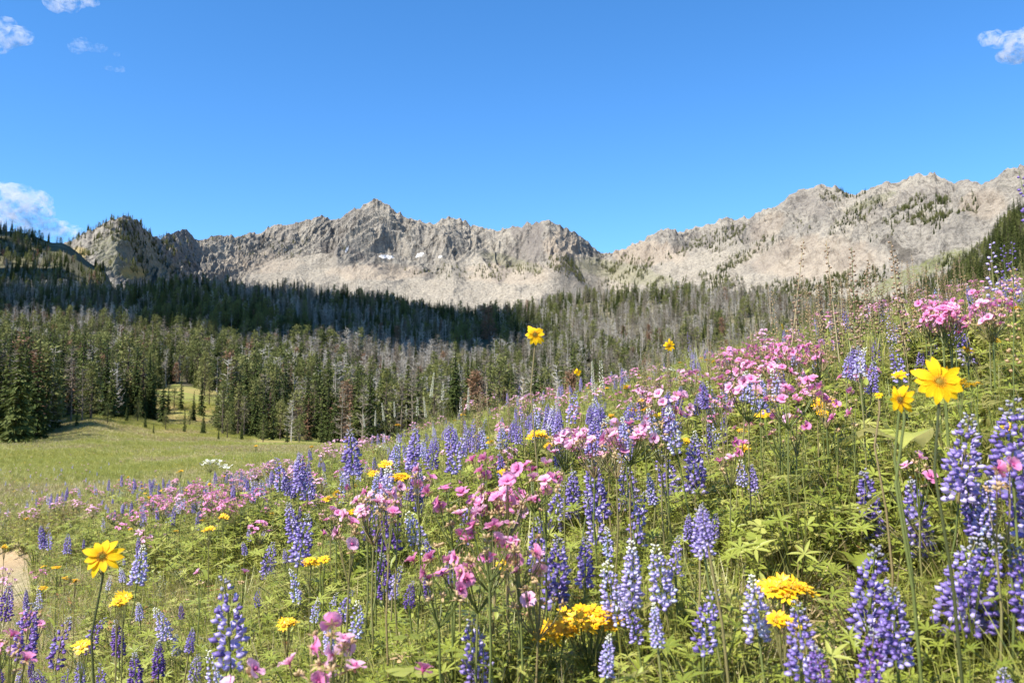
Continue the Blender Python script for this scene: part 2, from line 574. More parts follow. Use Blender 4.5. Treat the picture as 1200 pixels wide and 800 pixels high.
def build_mountains():
    nx_, ny_ = 1500, 300
    px = np.linspace(-330, 1500, nx_)
    t = np.concatenate([np.linspace(0, 1, ny_ - 30), 1 + np.linspace(0, 1, 31)[1:] ** 1.5 * .6])
    row = np.interp(px, SKY_PTS[:, 0], SKY_PTS[:, 1])
    jag = (ridged(px * .05, px * 0 + .5, 3, 4) - .45) * -5 + (fbm(px * .21, px * 0, 8, 3) - .5) * 5
    row = np.convolve(np.pad(row, 8, 'edge'), np.ones(17) / 17, 'valid') * .5 + row * .5
    D = np.interp(px, DIST_PTS[:, 0], DIST_PTS[:, 1])
    k = np.ones(25) / 25
    D = np.convolve(np.pad(D, 12, 'edge'), k, 'valid')
    Xr = (px - 600) / FPX
    depth = np.where(px < 190, 600., np.where(px > 850, 950., 1150.))
    depth = np.convolve(np.pad(depth, 40, 'edge'), np.ones(81) / 81, 'valid')
    zr = EYE + rowtan_np(row) * D
    T, PX = np.meshgrid(t, px, indexing='ij')
    DY = D[None] - depth[None] * (1 - T)
    X = Xr[None] * DY
    zb = EYE + rowtan(372) * (D - depth)
    # concave face: talus below, cliffs above
    warp = (fbm(X / 420, DY / 420, 51, 3) - .5)
    Tc = np.clip(T, 0, 1)
    tt = np.clip(Tc + warp * .34 * Tc * (1 - Tc) * 4 * .5, 0, 1)
    talus = .48 * tt ** 1.15
    cliff = .52 * np.clip((tt - .45) / .55, 0, 1) ** 1.15
    prof = talus + cliff
    prof = np.where(T > 1, 1 - (T - 1) * 1.1, prof)
    Z = zb[None] + (zr - zb)[None] * prof
    Z = Z - (jag / FPX * D)[None] * np.clip((T - .72) / .28, 0, 1) ** 1.5
    # ribs and gullies run down the face, slanting
    slant = X + (DY - D[None]) * .30
    env = np.clip(Tc * 1.6, 0, 1) * (1 - np.clip((Tc - .80) / .2, 0, 1) * .93)
    sw = fbm(X / 260, DY / 260, 57, 3) - .5
    slant = slant + sw * 330
    rib = ridged(slant / 230, DY / 1500, 61, 4, .5) - .42
    slant2 = X - (DY - D[None]) * (.22 + .9 * (fbm(X / 700, X * 0, 58, 2) - .4)) + sw * 210
    rib2 = ridged(slant2 / 78, DY / 460, 71, 3, .55) - .42
    fineR = ridged(slant2 / 26, DY / 110, 81, 3, .6) - .45
    boul = fbm(X / 12, DY / 14, 83, 2) - .5
    fan = fbm(slant / 240 + 7, DY / 900, 66, 2) - .5
    cl = np.clip((prof - .42 + fan * .75) / .16, 0, 1)
    hs_ = np.convolve(np.pad(zr - zb, 60, 'edge'), np.ones(121) / 121, 'valid')[None] / 500
    Z = Z + env * hs_ * (rib * 150 * (.3 + .7 * cl) + rib2 * 62 * (.04 + .96 * cl)) + (fineR * (1 + 24 * cl) + boul * (3 + 14 * cl)) * np.clip(Tc * 3, 0, 1) * (1 - .55 * np.clip((Tc - .9) / .1, 0, 1))
    # attributes in the terms of the slope itself
    V = np.stack([X.ravel(), DY.ravel(), Z.ravel()], -1)
    gx = np.gradient(Z, axis=1) / np.maximum(np.gradient(X, axis=1), .1)
    gy = np.gradient(Z, axis=0) / np.maximum(np.gradient(DY, axis=0), .1)
    steep = np.clip((np.sqrt(gx ** 2 + gy ** 2) - .5) / 1.1, 0, 1)
    rowp = 495 - (Z - EYE) / DY * FPX
    n1 = fbm(X / 90, DY / 160, 91, 4)
    n2 = fbm(X / 35, DY / 35, 95, 3)

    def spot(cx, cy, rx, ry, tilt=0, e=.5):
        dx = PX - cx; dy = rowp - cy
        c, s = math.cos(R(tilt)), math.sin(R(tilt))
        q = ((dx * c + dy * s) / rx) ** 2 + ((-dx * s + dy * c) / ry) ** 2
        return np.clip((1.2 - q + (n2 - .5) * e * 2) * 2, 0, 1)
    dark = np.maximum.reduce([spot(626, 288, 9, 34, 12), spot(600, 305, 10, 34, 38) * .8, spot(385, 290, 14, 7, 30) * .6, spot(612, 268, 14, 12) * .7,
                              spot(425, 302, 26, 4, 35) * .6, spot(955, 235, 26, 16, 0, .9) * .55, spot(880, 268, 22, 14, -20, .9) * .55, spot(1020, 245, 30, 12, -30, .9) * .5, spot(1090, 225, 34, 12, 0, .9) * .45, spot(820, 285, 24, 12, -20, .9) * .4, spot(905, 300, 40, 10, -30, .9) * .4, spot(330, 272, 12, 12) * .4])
    tan = np.maximum.reduce([spot(660, 290, 22, 24) * .8, spot(600, 318, 55, 14) * .6, spot(760, 295, 45, 14) * .9, spot(960, 300, 80, 26) * .7, spot(300, 305, 50, 14) * .5,
                             spot(440, 318, 60, 10) * .8, spot(1165, 235, 30, 18) * .7, spot(905, 262, 26, 14, -30) * .6])
    green = np.maximum.reduce([spot(1080, 318, 75, 9, -24) * .9, spot(1030, 232, 34, 5, -20) * .45, spot(600, 306, 42, 7, 15) * .4, spot(140, 290, 42, 22) * .45, spot(730, 318, 60, 12, 12) * .5,
                               spot(160, 312, 45, 16) * .5])
    ochre = np.maximum.reduce([spot(152, 318, 16, 7), spot(84, 298, 12, 12) * .8])
    snow = np.maximum.reduce([spot(451, 299, 9, 2.0, 4, .25), spot(490, 297, 6, 1.8, -20, .25), spot(404, 290, 1.6, 5, 25, .2) * .8, spot(515, 299, 3, 1.2, 0, .2) * .9])
    n, m = X.shape
    idx = np.arange(n * m).reshape(n, m)
    F = np.stack([idx[:-1, :-1], idx[:-1, 1:], idx[1:, 1:], idx[1:, :-1]], -1).reshape(-1, 4)
    me = make_mesh('mountain_range', V, F, mountain_material(), None, False,
                   {'steep': steep.ravel(), 'dark': dark.ravel(), 'tan': tan.ravel(), 'green': green.ravel(), 'ochre': ochre.ravel(), 'snow': snow.ravel(), 'talus': (1 - cl).ravel()})
    o = link('mountain_range', me); tag(o, kind='structure')
    return PX, X, DY, Z, rowp, steep


def mountain_material():
    m, nt, out = mat('grey_mountain_rock')
    co = coords(nt)
    n_big = noise(nt, .006, 5, .62, co, .3)
    n_mid = noise(nt, .035, 5, .68, coords(nt, (1, .6, 1.1)), .6)
    n_fin = noise(nt, .16, 4, .7, co)
    n_str = noise(nt, .028, 5, .7, coords(nt, (1.6, .22, .45)), 1.2)
    rock = ramp(nt, n_mid, [(.30, (.085, .077, .070)), (.44, (.19, .17, .15)), (.56, (.29, .262, .225)), (.72, (.40, .365, .31))])
    rock = mixc(nt, .55, rock, ramp(nt, n_big, [(.3, (.155, .145, .138)), (.5, (.26, .235, .205)), (.7, (.37, .33, .275))]))
    crack = ramp(nt, n_str, [(.38, (.38, .37, .36)), (.45, (.88, .88, .88)), (.60, (1.0, 1.0, 1.0)), (.75, (1.0, 1.0, 1.0))])
    rock = mixc(nt, .8, rock, crack, 'MULTIPLY')
    speck = ramp(nt, noise(nt, .11, 5, .75, coords(nt, (1, .7, 1))), [(.40, (.50, .50, .52)), (.5, (1, 1, 1)), (.62, (1.0, 1.0, 1.0)), (.70, (1.0, 1.0, 1.0))])
    rock = mixc(nt, .75, rock, speck, 'MULTIPLY')
    scree = ramp(nt, n_fin, [(.36, (.16, .14, .115)), (.48, (.29, .255, .205)), (.64, (.42, .37, .30))])
    st = ramp(nt, mathn(nt, 'ADD', attr(nt, 'steep').outputs['Fac'], mathn(nt, 'MULTIPLY', mathn(nt, 'SUBTRACT', n_mid, .5), .9)), [(.12, (1, 1, 1)), (.42, (0, 0, 0))])
    c = mixc(nt, mathn(nt, 'MULTIPLY', st, .55), rock, scree)
    tal = mathn(nt, 'ADD', attr(nt, 'talus').outputs['Fac'], mathn(nt, 'MULTIPLY', mathn(nt, 'SUBTRACT', n_mid, .56), 2.6), True)
    c = mixc(nt, mathn(nt, 'MULTIPLY', tal, .42), c, scree)
    c = mixc(nt, mathn(nt, 'MULTIPLY', attr(nt, 'tan').outputs['Fac'], .38), c, mixc(nt, n_fin, (.32, .235, .165), (.46, .36, .27)))
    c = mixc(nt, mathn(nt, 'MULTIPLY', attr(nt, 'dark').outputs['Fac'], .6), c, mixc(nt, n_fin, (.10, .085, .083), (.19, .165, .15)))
    gm = mathn(nt, 'MULTIPLY', attr(nt, 'green').outputs['Fac'], ramp(nt, n_fin, [(.4, (.25, .25, .25)), (.58, (1, 1, 1))]))
    c = mixc(nt, gm, c, mixc(nt, n_mid, (.09, .105, .04), (.21, .21, .09)))
    c = mixc(nt, mathn(nt, 'MULTIPLY', attr(nt, 'ochre').outputs['Fac'], .8), c, mixc(nt, n_fin, (.26, .20, .07), (.48, .35, .13)))
    c = mixc(nt, 1.0, c, (.93, .925, .88), 'MULTIPLY')
    c = mixc(nt, ramp(nt, attr(nt, 'snow').outputs['Fac'], [(.4, (0, 0, 0)), (.6, (1, 1, 1))]), c, (.62, .61, .60))
    p = N(nt, 'ShaderNodeBsdfPrincipled', Roughness=.95)
    p.inputs['Specular IOR Level'].default_value = .1
    nt.links.new(c, p.inputs['Base Color'])
    b = N(nt, 'ShaderNodeBump', Strength=.9, Distance=10.0)
    hgt = mathn(nt, 'ADD', mathn(nt, 'ADD', n_mid, mathn(nt, 'MULTIPLY', n_fin, .35)), mathn(nt, 'MULTIPLY', crack, .12))
    nt.links.new(hgt, b.inputs['Height'])
    nt.links.new(b.outputs[0], p.inputs['Normal'])
    nt.links.new(p.outputs[0], out.inputs[0])
    return m


MT = build_mountains()

# ------------------------------------------------------------------ instancing for what nobody could count
def scatter(name, pts, rot, scl, idx, protos, label=None, cat=None):
    """ONE object that draws copies of the proto meshes on its points (kind stuff)"""
    me = bpy.data.meshes.new(name)
    pts = np.asarray(pts, np.float32)
    me.vertices.add(len(pts)); me.vertices.foreach_set('co', pts.ravel())
    for n, t, v in (('rot', 'FLOAT_VECTOR', rot), ('scl', 'FLOAT', scl), ('idx', 'INT', idx)):
        a = me.attributes.new(n, t, 'POINT')
        a.data.foreach_set('vector' if t == 'FLOAT_VECTOR' else 'value', np.asarray(v, np.int32 if t == 'INT' else np.float32).ravel())
    o = link(name, me)
    c = bpy.data.collections.new(name + '_kinds')
    for q, p in enumerate(protos):
        po = bpy.data.objects.new('kind_%02d_of_%s' % (q, name), p)
        c.objects.link(po)
    g = bpy.data.node_groups.new(name, 'GeometryNodeTree')
    g.interface.new_socket('Geometry', in_out='INPUT', socket_type='NodeSocketGeometry')
    g.interface.new_socket('Geometry', in_out='OUTPUT', socket_type='NodeSocketGeometry')
    gi = g.nodes.new('NodeGroupInput'); go = g.nodes.new('NodeGroupOutput')
    ci = g.nodes.new('GeometryNodeCollectionInfo'); ci.inputs[0].default_value = c
    ci.inputs['Separate Children'].default_value = True; ci.inputs['Reset Children'].default_value = True
    ip = g.nodes.new('GeometryNodeInstanceOnPoints'); ip.inputs['Pick Instance'].default_value = True

    def named(n, t):
        a = g.nodes.new('GeometryNodeInputNamedAttribute'); a.data_type = t; a.inputs[0].default_value = n
        return a.outputs[0]
    er = g.nodes.new('FunctionNodeEulerToRotation')
    g.links.new(named('rot', 'FLOAT_VECTOR'), er.inputs[0])
    g.links.new(gi.outputs[0], ip.inputs['Points']); g.links.new(ci.outputs[0], ip.inputs['Instance'])
    g.links.new(named('idx', 'INT'), ip.inputs['Instance Index'])
    g.links.new(er.outputs[0], ip.inputs['Rotation']); g.links.new(named('scl', 'FLOAT'), ip.inputs['Scale'])
    g.links.new(ip.outputs[0], go.inputs[0])
    md = o.modifiers.new('copies', 'NODES'); md.node_group = g
    tag(o, label, cat, kind='stuff')
    return o


def join_mb(*parts):
    """several (MB, material offset) into one"""
    r = MB()
    for p, off in parts:
        b = len(r.v); r.v += p.v
        r.f += [(a + b, c + b, d + b) for a, c, d in p.f]; r.m += [q + off for q in p.m]
    return r


def put_thing(name, parts, loc, rotz, scale, label, cat, group=None, tilt=(0, 0)):
    """an Empty at the thing's foot and one child per (name, mesh) part; a part may be (name, mesh, matrix, [(sub-name, mesh, matrix)])"""
    r = bpy.data.objects.new(name, None); COL.objects.link(r)
    r.location = loc; r.rotation_euler = (tilt[0], tilt[1], rotz); r.scale = (scale,) * 3
    r.empty_display_size = .05
    tag(r, label, cat, group)
    for p in parts:
        c = bpy.data.objects.new(p[0], p[1]); COL.objects.link(c); c.parent = r
        if len(p) > 2 and p[2] is not None:
            c.matrix_local = p[2]
        for q in (p[3] if len(p) > 3 else ()):
            s = bpy.data.objects.new(q[0], q[1]); COL.objects.link(s); s.parent = c
            if q[2] is not None: s.matrix_local = q[2]
    return r


# ------------------------------------------------------------------ trees (about 14 m tall at scale 1)
def trunk_mb(h, r0, lean=0.0, m=0, n=5):
    b = MB(); pts = []; rr = []
    for i in range(7):
        t = i / 6
        pts.append((lean * t * t + random.uniform(-.05, .05) * t, random.uniform(-.05, .05) * t, h * t - .25 * (i == 0)))
        rr.append(r0 * (1 - .93 * t) + .01)
    b.tube(pts, rr, n, m)
    return b


def frond(b, base, ang, length, drop, width, m=0, twigs=4):
    """one drooping branch with its side twigs, made of many needle sprays"""
    d = Vector((math.cos(ang), math.sin(ang), drop)).normalized()
    side = Vector((-math.sin(ang), math.cos(ang), 0))
    base = Vector(base)
    for q in range(2):
        b.strip(base, d + side * random.uniform(-.12, .12), (side + Vector((0, 0, random.uniform(-.7, .7)))), length * random.uniform(.85, 1.05), width, .35, 2, m, lambda t: 1 - .6 * t)
    for k in range(twigs):
        t = random.uniform(.2, .92)
        p = base + d * length * t + Vector((0, 0, -.12 * length * t * t))
        for s in (-1, 1):
            dd = d * .8 + side * s * random.uniform(.5, 1.0) + Vector((0, 0, random.uniform(-.5, .12)))
            b.strip(p, dd, Vector((random.uniform(-1, 1), random.uniform(-1, 1), random.uniform(.1, .9))), length * (1.05 - t) * random.uniform(.45, .75) + .14, width * random.uniform(.55, .95), .3, 2, m, lambda t: 1 - .4 * t)


def spruce(h=14, rad=2.3, layers=30, dens=8, gap=0.0, power=.85, base_f=.06, tw=3):
    t = trunk_mb(h, h * .016 + .03)
    c = MB()
    for i in range(layers):
        f = base_f + (1 - base_f) * (i / (layers - 1)) ** .95
        z = h * f
        R_ = rad * (1 - f) ** power * random.uniform(.8, 1.12) + .10
        n = max(3, int(dens * (.45 + .75 * (1 - f))))
        a0 = random.uniform(0, 6.28)
        for k in range(n):
            if random.random() < gap: continue
            a = a0 + 6.283 * k / n + random.uniform(-.3, .3)
            frond(c, (0, 0, z + random.uniform(-.2, .2)), a, R_ * random.uniform(.65, 1.18), random.uniform(-.45, -.05) - .1 * (1 - f), .2 + .16 * (1 - f) + R_ * .09, 0, 2 if R_ < .9 else tw)
    c.strip((0, 0, h * .955), (0, 0, 1), (1, 0, 0), h * .05, .09, 0, 2)
    return t, c


def pine(h=12, rad=2.7):
    """rounder, lighter crown of clumped sprays"""
    t = trunk_mb(h * .95, h * .02 + .04, random.uniform(-.4, .4))
    c = MB()
    nb = 26
    for i in range(nb):
        f = .16 + .84 * (i / (nb - 1))
        prof = math.sin(min(1, (1.02 - f) / .62) * math.pi / 2) ** .8
        for k in range(3):
            a = random.uniform(0, 6.283)
            L = rad * prof * random.uniform(.4, 1.1)
            p0 = Vector((0, 0, h * f - .35 * L)); p1 = Vector((math.cos(a) * L, math.sin(a) * L, h * f + random.uniform(-.1, .5)))
            t.tube([p0, (p0 + p1) / 2 + Vector((0, 0, -.1)), p1], [.05, .035, .015], 3)
            for q in range(15):
                w = random.uniform(.15, .62)
                cpos = p1 + Vector((random.gauss(0, .42), random.gauss(0, .42), random.gauss(0, .30)))
                d = Vector((random.gauss(0, 1), random.gauss(0, 1), random.gauss(.6, .6)))
                c.strip(cpos, d, Vector((random.gauss(0, 1), random.gauss(0, 1), random.gauss(0, 1))), w + .15, w * .55, .1, 2, 0, lambda t: .9 - .5 * t)
    return t, c


def snag(h=12, br=46, up=.25, mtl=0, twig=True, rad=2.3):
    t = trunk_mb(h, h * .012 + .03, random.uniform(-.5, .5), mtl)
    c = MB()
    for i in range(br):
        f = random.uniform(.12, .98)
        a = random.uniform(0, 6.283)
        L = rad * (1.05 - f) ** .6 * random.uniform(.4, 1.1) + .15
        p0 = Vector((0, 0, h * f))
        d = Vector((math.cos(a), math.sin(a), random.uniform(-.35, up + .3)))
        p1 = p0 + d * L * .55; p2 = p1 + (d + Vector((0, 0, random.uniform(-.1, .7)))) * L * .5
        c.tube([p0, p1, p2], [.075, .05, .02], 3, mtl)
        if twig:
            for k in range(5):
                q = p0.lerp(p2, random.uniform(.3, 1))
                dd = d + Vector((random.uniform(-.9, .9), random.uniform(-.9, .9), random.uniform(-.4, .9)))
                c.strip(q, dd, (random.gauss(0, 1), random.gauss(0, 1), random.gauss(0, 1)), random.uniform(.4, 1.2), .075, 0, 2, mtl)
    return t, c


random.seed(5)
TREES = {}          # kind -> list of (trunk mesh, crown mesh, joined mesh)


def reg(kind, gens, bark, leafm):
    L = []
    for t, c in gens:
        tm = t.mesh(kind + '_trunk', bark); cm = c.mesh(kind + '_crown', leafm)
        jm = join_mb((t, 0), (c, 1)).mesh(kind, [bark, leafm])
        L.append((tm, cm, jm))
    TREES[kind] = L


reg('spruce', [spruce(14, 2.1, 32, 8), spruce(14, 1.75, 30, 8, .08), spruce(13, 2.6, 28, 9), spruce(14, 1.4, 30, 7, .12, .75)], M['bark'], M['spruce'])
reg('pine', [pine(12, 2.6), pine(10.5, 2.9), pine(13, 2.2)], M['bark'], M['pine'])
reg('rust', [spruce(12, 1.8, 24, 7, .30), pine(11, 2.0)], M['bark'], M['rust'])
reg('snag', [snag(12, 44), snag(10, 34, .9, rad=3.0), snag(13, 60, .1), snag(9, 40, .7, rad=2.6), snag(12, 22, .3, rad=1.6)], M['snag'], M['snag'])
reg('brown_snag', [snag(12, 64, .1, rad=1.9), snag(13, 80, -.1, rad=2.2), snag(10, 50, .5, rad=2.4)], M['snag_brown'], M['snag_brown'])

# candidates all over the hillside; the ground decides where they stand
rg = np.random.default_rng(77)


def hill_points():
    n = 150000
    pxs = rg.uniform(-190, 1390, n)
    ys = np.sqrt(rg.uniform(0, 1, n)) * 1240
    xs = (pxs - 600) / FPX * ys
    ok = ys > 128
    edge = np.interp(pxs, [-190, 0, 60, 75, 118, 128, 140, 190, 250, 330, 480, 700, 1400], [112, 128, 136, 190, 190, 168, 196, 196, 178, 172, 165, 160, 150])
    # (the near stand at the far left, a bay of grass, then the long forest edge)
    ok &= ys > edge + (fbm(xs * .06, ys * .06, 13, 2) - .5) * 14
    c = clearing(xs, ys) > .5
    ok &= ~c
    ok &= ~((pxs > 118) & (pxs < 1000) & (ys > 720))
    ok &= ~((pxs >= 1000) & (ys > 760))
    ok &= ~((pxs > 186) & (pxs < 262) & (ys < 292))
    dens = np.where(ys < 230, .95, np.where(ys < 420, .50, .42))
    dens = np.where(ys > 760, .10, dens)
    ok &= rg.uniform(0, 1, n) < dens * np.clip(.35 + 1.3 * fbm(xs * .02, ys * .02, 19, 2), 0, 1) * 1.1
    return xs[ok], ys[ok], pxs[ok]


tx, ty, tpx = hill_points()
tz = height(tx, ty)
order = np.argsort(ty)
tx, ty, tz, tpx = tx[order], ty[order], tz[order], tpx[order]
KEYS = ['spruce', 'pine', 'rust', 'snag', 'brown_snag']
tk = np.zeros(len(tx), int); u = rg.uniform(0, 1, len(tx))
patch = fbm(tx * .016, ty * .016, 29, 3)
for i in range(len(tx)):
    y, px, q = ty[i], tpx[i], patch[i]
    if px > 1000:
        pr = [.86, .10, .0, .03, .01]
    elif y < 215:
        pr = [.62, .24, .04, .04, .06] if px < 400 else [.55, .18, .05, .12, .10]
    elif y < 330:
        pr = [.44, .38, .05, .08, .05] if px < 400 else [.20, .14, .05, .36, .25]
    elif y < 520:
        pr = [.26, .34, .05, .21, .14] if px < 360 else [.12, .10, .03, .42, .33]
    elif y < 900:
        pr = [.34, .12, .02, .24, .28] if px < 560 else [.18, .14, .01, .35, .32]
    else:
        pr = [.7, .2, .02, .05, .03]
    if q > .56: pr = [pr[0] * .5, pr[1] * .5, pr[2] * 1.6, pr[3] * 1.5, pr[4] * 1.4]
    elif q < .42: pr = [pr[0] * 1.6, pr[1] * 1.4, pr[2] * .5, pr[3] * .6, pr[4] * .6]
    cs = np.cumsum(pr) / sum(pr)
    tk[i] = min(4, int(np.searchsorted(cs, u[i])))
ts = rg.uniform(.50, 1.12, len(tx)) * (.72 + .56 * fbm(tx * .03, ty * .03, 55, 2))
ts = np.where((tpx < 420) & (ty > 205) & (ty < 420), ts * 1.22, ts)
ts = np.where(ty > 900, ts * 1.0, ts)
ts = np.where((tpx > 118) & (tpx < 420) & (ty < 235), ts * .92, ts)
ts = np.where((tpx < 75) & (ty < 190), np.maximum(ts, .95) * 1.12, ts)
# a few trees that stand alone or stand out in the photograph: (px, y, kind, variant, scale, label)
STAND = [
    (22, 122, 0, 2, 1.18, 'broad dark spruce at the left edge, foremost of the stand by the valley grass'),
    (45, 128, 0, 0, 1.05, 'tall dark spruce beside the foremost spruce on the left, its skirt reaching the grass'),
    (85, 165, 4, 1, .92, 'bare brown-grey dead spruce with drooping twigs at the corner of the grassy bay'),
    (98, 163, 4, 0, .80, 'thin brown dead spruce leaning out beside the bare one at the grassy bay'),
    (108, 168, 1, 0, .85, 'bushy green pine just right of the brown dead spruces in the bay'),
    (70, 175, 0, 1, 1.0, 'dark slender spruce just left of the brown dead spruces'),
    (218, 176, 0, 3, .36, 'very small lone spruce sapling out in the valley grass before the forest edge'),
    (213, 232, 0, 3, .75, 'narrow spruce standing alone in front of the sunlit clearing'),
    (198, 226, 0, 3, .62, 'short narrow spruce at the left rim of the sunlit clearing'),
    (237, 228, 0, 1, .80, 'dark spruce closing the right side of the sunlit clearing'),
    (192, 200, 0, 0, .80, 'full dark spruce at the left rim of the gap below the sunlit clearing'),
    (256, 204, 0, 1, .78, 'slender dark spruce at the right rim of the gap below the sunlit clearing'),
    (205, 236, 1, 1, .5, 'low bushy pine inside the sunlit clearing'),
    (246, 250, 1, 0, .6, 'small light pine at the right side inside the sunlit clearing'),
    (228, 215, 0, 0, .52, 'spruce with a full skirt below the sunlit clearing'),
    (478, 188, 0, 0, 1.25, 'tallest dark spruce above the white flower spikes'),
    (490, 185, 0, 1, 1.12, 'dark spruce hugging the right side of the tallest one above the white flower spikes'),
    (503, 192, 0, 1, .98, 'shorter dark spruce, right of the pair above the white flower spikes'),
    (395, 182, 0, 2, .92, 'broad dark spruce where the forest edge meets the flower slope'),
    (372, 190, 0, 1, .88, 'slim dark spruce near where the forest edge meets the flower slope'),
    (300, 182, 0, 0, .86, 'dark spruce in the middle of the forest edge, taller than its neighbours'),
    (330, 181, 1, 1, .72, 'low round light green pine in front of the forest edge'),
    (362, 186, 2, 0, .70, 'rust-brown dying conifer squeezed between dark spruces on the forest edge'),
    (72, 335, 2, 1, 1.05, 'red-brown dying pine high on the left hillside'),
    (46, 300, 2, 1, .95, 'pinkish brown dying pine at the far left above the dark stand'),
    (573, 520, 2, 1, 1.95, 'big rusty orange dying pine high on the ridge, just left of the lone sunflower'),
    (567, 556, 2, 0, 2.0, 'orange topped dying tree directly above the big rusty pine on the ridge'),
    (128, 275, 2, 0, .9, 'rust-coloured dead spruce left of the clearing'),
    (1174, 325, 0, 2, 2.3, 'big green spruce rising behind the right end of the flower slope'),
    (1196, 320, 0, 0, 1.6, 'dark spruce partly behind the big spruce at the right edge'),
    (240, 300, 1, 0, 1.15, 'large olive green pine with a rounded crown above the clearing'),
    (165, 290, 1, 2, 1.1, 'tall light green pine on the hillside left of the clearing'),
]
NAMES = {0: ('spruce_tree', 'conifer'), 1: ('pine_tree', 'conifer'), 2: ('dying_conifer', 'dying tree'), 3: ('dead_tree', 'dead tree'), 4: ('dead_tree', 'dead tree')}
for px, y, k, v, sc_, lab in STAND:
    x = (px - 600) / FPX * y
    near = (np.hypot(tx - x, ty - y) < 3.2)
    if 1.9 < sc_ < 2.1: near |= (np.abs(tpx - px) < 8) & (ty < y + 5) & (ty > y - 85)
    if y < 250: near |= (np.abs(tpx - px) < 5) & (ty < y) & (ty > y - 25)
    keep = ~near
    tx, ty, tz, tpx, tk, ts = tx[keep], ty[keep], tz[keep], tpx[keep], tk[keep], ts[keep]
    tm, cm, jm = TREES[KEYS[k]][v]
    z = h1(x, y) - Hz0
    put_thing(NAMES[k][0], [('trunk', tm), ('crown', cm)], (x, y, z - .1), random.uniform(0, 6), sc_, lab, NAMES[k][1])

for px, y, k, sc_ in [(150, 176, 0, .22), (163, 181, 1, .3), (172, 170, 0, .18), (196, 178, 1, .26), (240, 176, 0, .28), (268, 170, 1, .34), (285, 166, 0, .22), (310, 163, 1, .28), (338, 162, 0, .25),
                    (352, 160, 1, .36), (388, 158, 0, .24), (128, 160, 1, .25), (92, 150, 0, .2), (182, 160, 0, .14), (258, 158, 0, .15), (224, 196, 1, .22)]:
    x = (px - 600) / FPX * y
    tm, cm, jm = TREES[KEYS[k]][random.randrange(3)]
    lb = ('small spruce sapling' if k == 0 else 'low bushy pine sapling') + ' in the grass in front of the forest edge'
    put_thing('sapling', [('trunk', tm), ('crown', cm)], (x, y, h1(x, y) - Hz0 - .05), random.uniform(0, 6), sc_ * 1.2, lb, 'sapling', lb)

ADJ = {0: 'dark green spruce', 1: 'lighter green pine', 2: 'rusty dying conifer', 3: 'bleached grey dead tree', 4: 'bare brown dead tree'}


def tree_region(px, y, k):
    if px < 80 and y < 150: return 'in the front of the dark stand by the valley grass'
    if px < 30 and y < 215: return 'deep in the dark stand at the left edge'
    if px < 80 and y < 215: return 'at the right flank of the dark stand by the bay'
    if px < 135: return 'on the lower hillside behind the dark stand at far left'
    if y < 205 and px < 185: return 'around the head of the grassy bay'
    if y < 205 and px < 262: return 'on the forest edge below the sunlit clearing'
    if y < 205 and px < 330: return 'on the forest edge right of the sunlit clearing'
    if y < 205 and px < 430: return 'on the forest edge where the flower slope begins'
    if y < 240 and px < 300: return 'around the sunlit clearing'
    if px < 430: return 'just behind the forest edge on the lower hillside'
    if px < 560: return 'in the lower wood behind the white flower spikes'
    if px < 1000: return 'in the grey wood behind the crest of the flower slope'
    return 'on the steep dark wooded slope at the right'


living = 0; dead = 0
single = np.zeros(len(tx), bool)
for i in range(len(tx)):
    if not (-30 < tpx[i] < 1235): continue
    live = tk[i] <= 2
    if (live and living >= 275) or (not live and dead >= 110): continue
    if tpx[i] > 560 and tpx[i] < 1040 and ty[i] < 330: continue      # hidden by the flower slope
    if tpx[i] >= 1040 and ty[i] < 210: continue
    if live: living += 1
    else: dead += 1
    single[i] = True
    k = int(tk[i]); vs = TREES[KEYS[k]]
    tm, cm, jm = vs[random.randrange(len(vs))]
    reg_ = tree_region(tpx[i], ty[i], k)
    big = 'tall ' if ts[i] > .98 else ('small ' if ts[i] < .66 else ('middling ' if ts[i] < .82 else ''))
    put_thing(NAMES[k][0], [('trunk', tm), ('crown', cm)], (tx[i], ty[i], tz[i] - .1), random.uniform(0, 6.28), float(ts[i]),
              big + ADJ[k] + ' ' + reg_, NAMES[k][1], big + ADJ[k] + 's ' + reg_)
rest = ~single
protos = []; start = {}
for q, kname in enumerate(KEYS):
    start[q] = len(protos); protos += [v[2] for v in TREES[kname]]
nk = {q: len(TREES[k]) for q, k in enumerate(KEYS)}
ridx = np.array([start[int(k)] + rg.integers(nk[int(k)]) for k in tk[rest]])
nr = rest.sum()
rot = np.stack([rg.normal(0, .03, nr), rg.normal(0, .03, nr), rg.uniform(0, 6.28, nr)], -1)
scatter('forest', np.stack([tx[rest], ty[rest], tz[rest] - .1], -1), rot, ts[rest], ridx, protos, 'conifer forest of green and bleached grey trees covering the hillside below the mountains', 'forest')

# small conifers high on the mountain sides
PXm, Xm, Ym, Zm, Rm, Sm = MT
cand = rg.integers(0, Xm.size, 170000)
pxm = PXm.ravel()[cand]; rm = Rm.ravel()[cand]; sm = Sm.ravel()[cand]
Wm = np.zeros(len(cand))


def patchw(cx, cy, rx, ry, tilt, w):
    dx = pxm - cx; dy = rm - cy; c, s = math.cos(R(tilt)), math.sin(R(tilt))
    q = ((dx * c + dy * s) / rx) ** 2 + ((-dx * s + dy * c) / ry) ** 2
    return np.clip(1.25 - q, 0, 1) * w


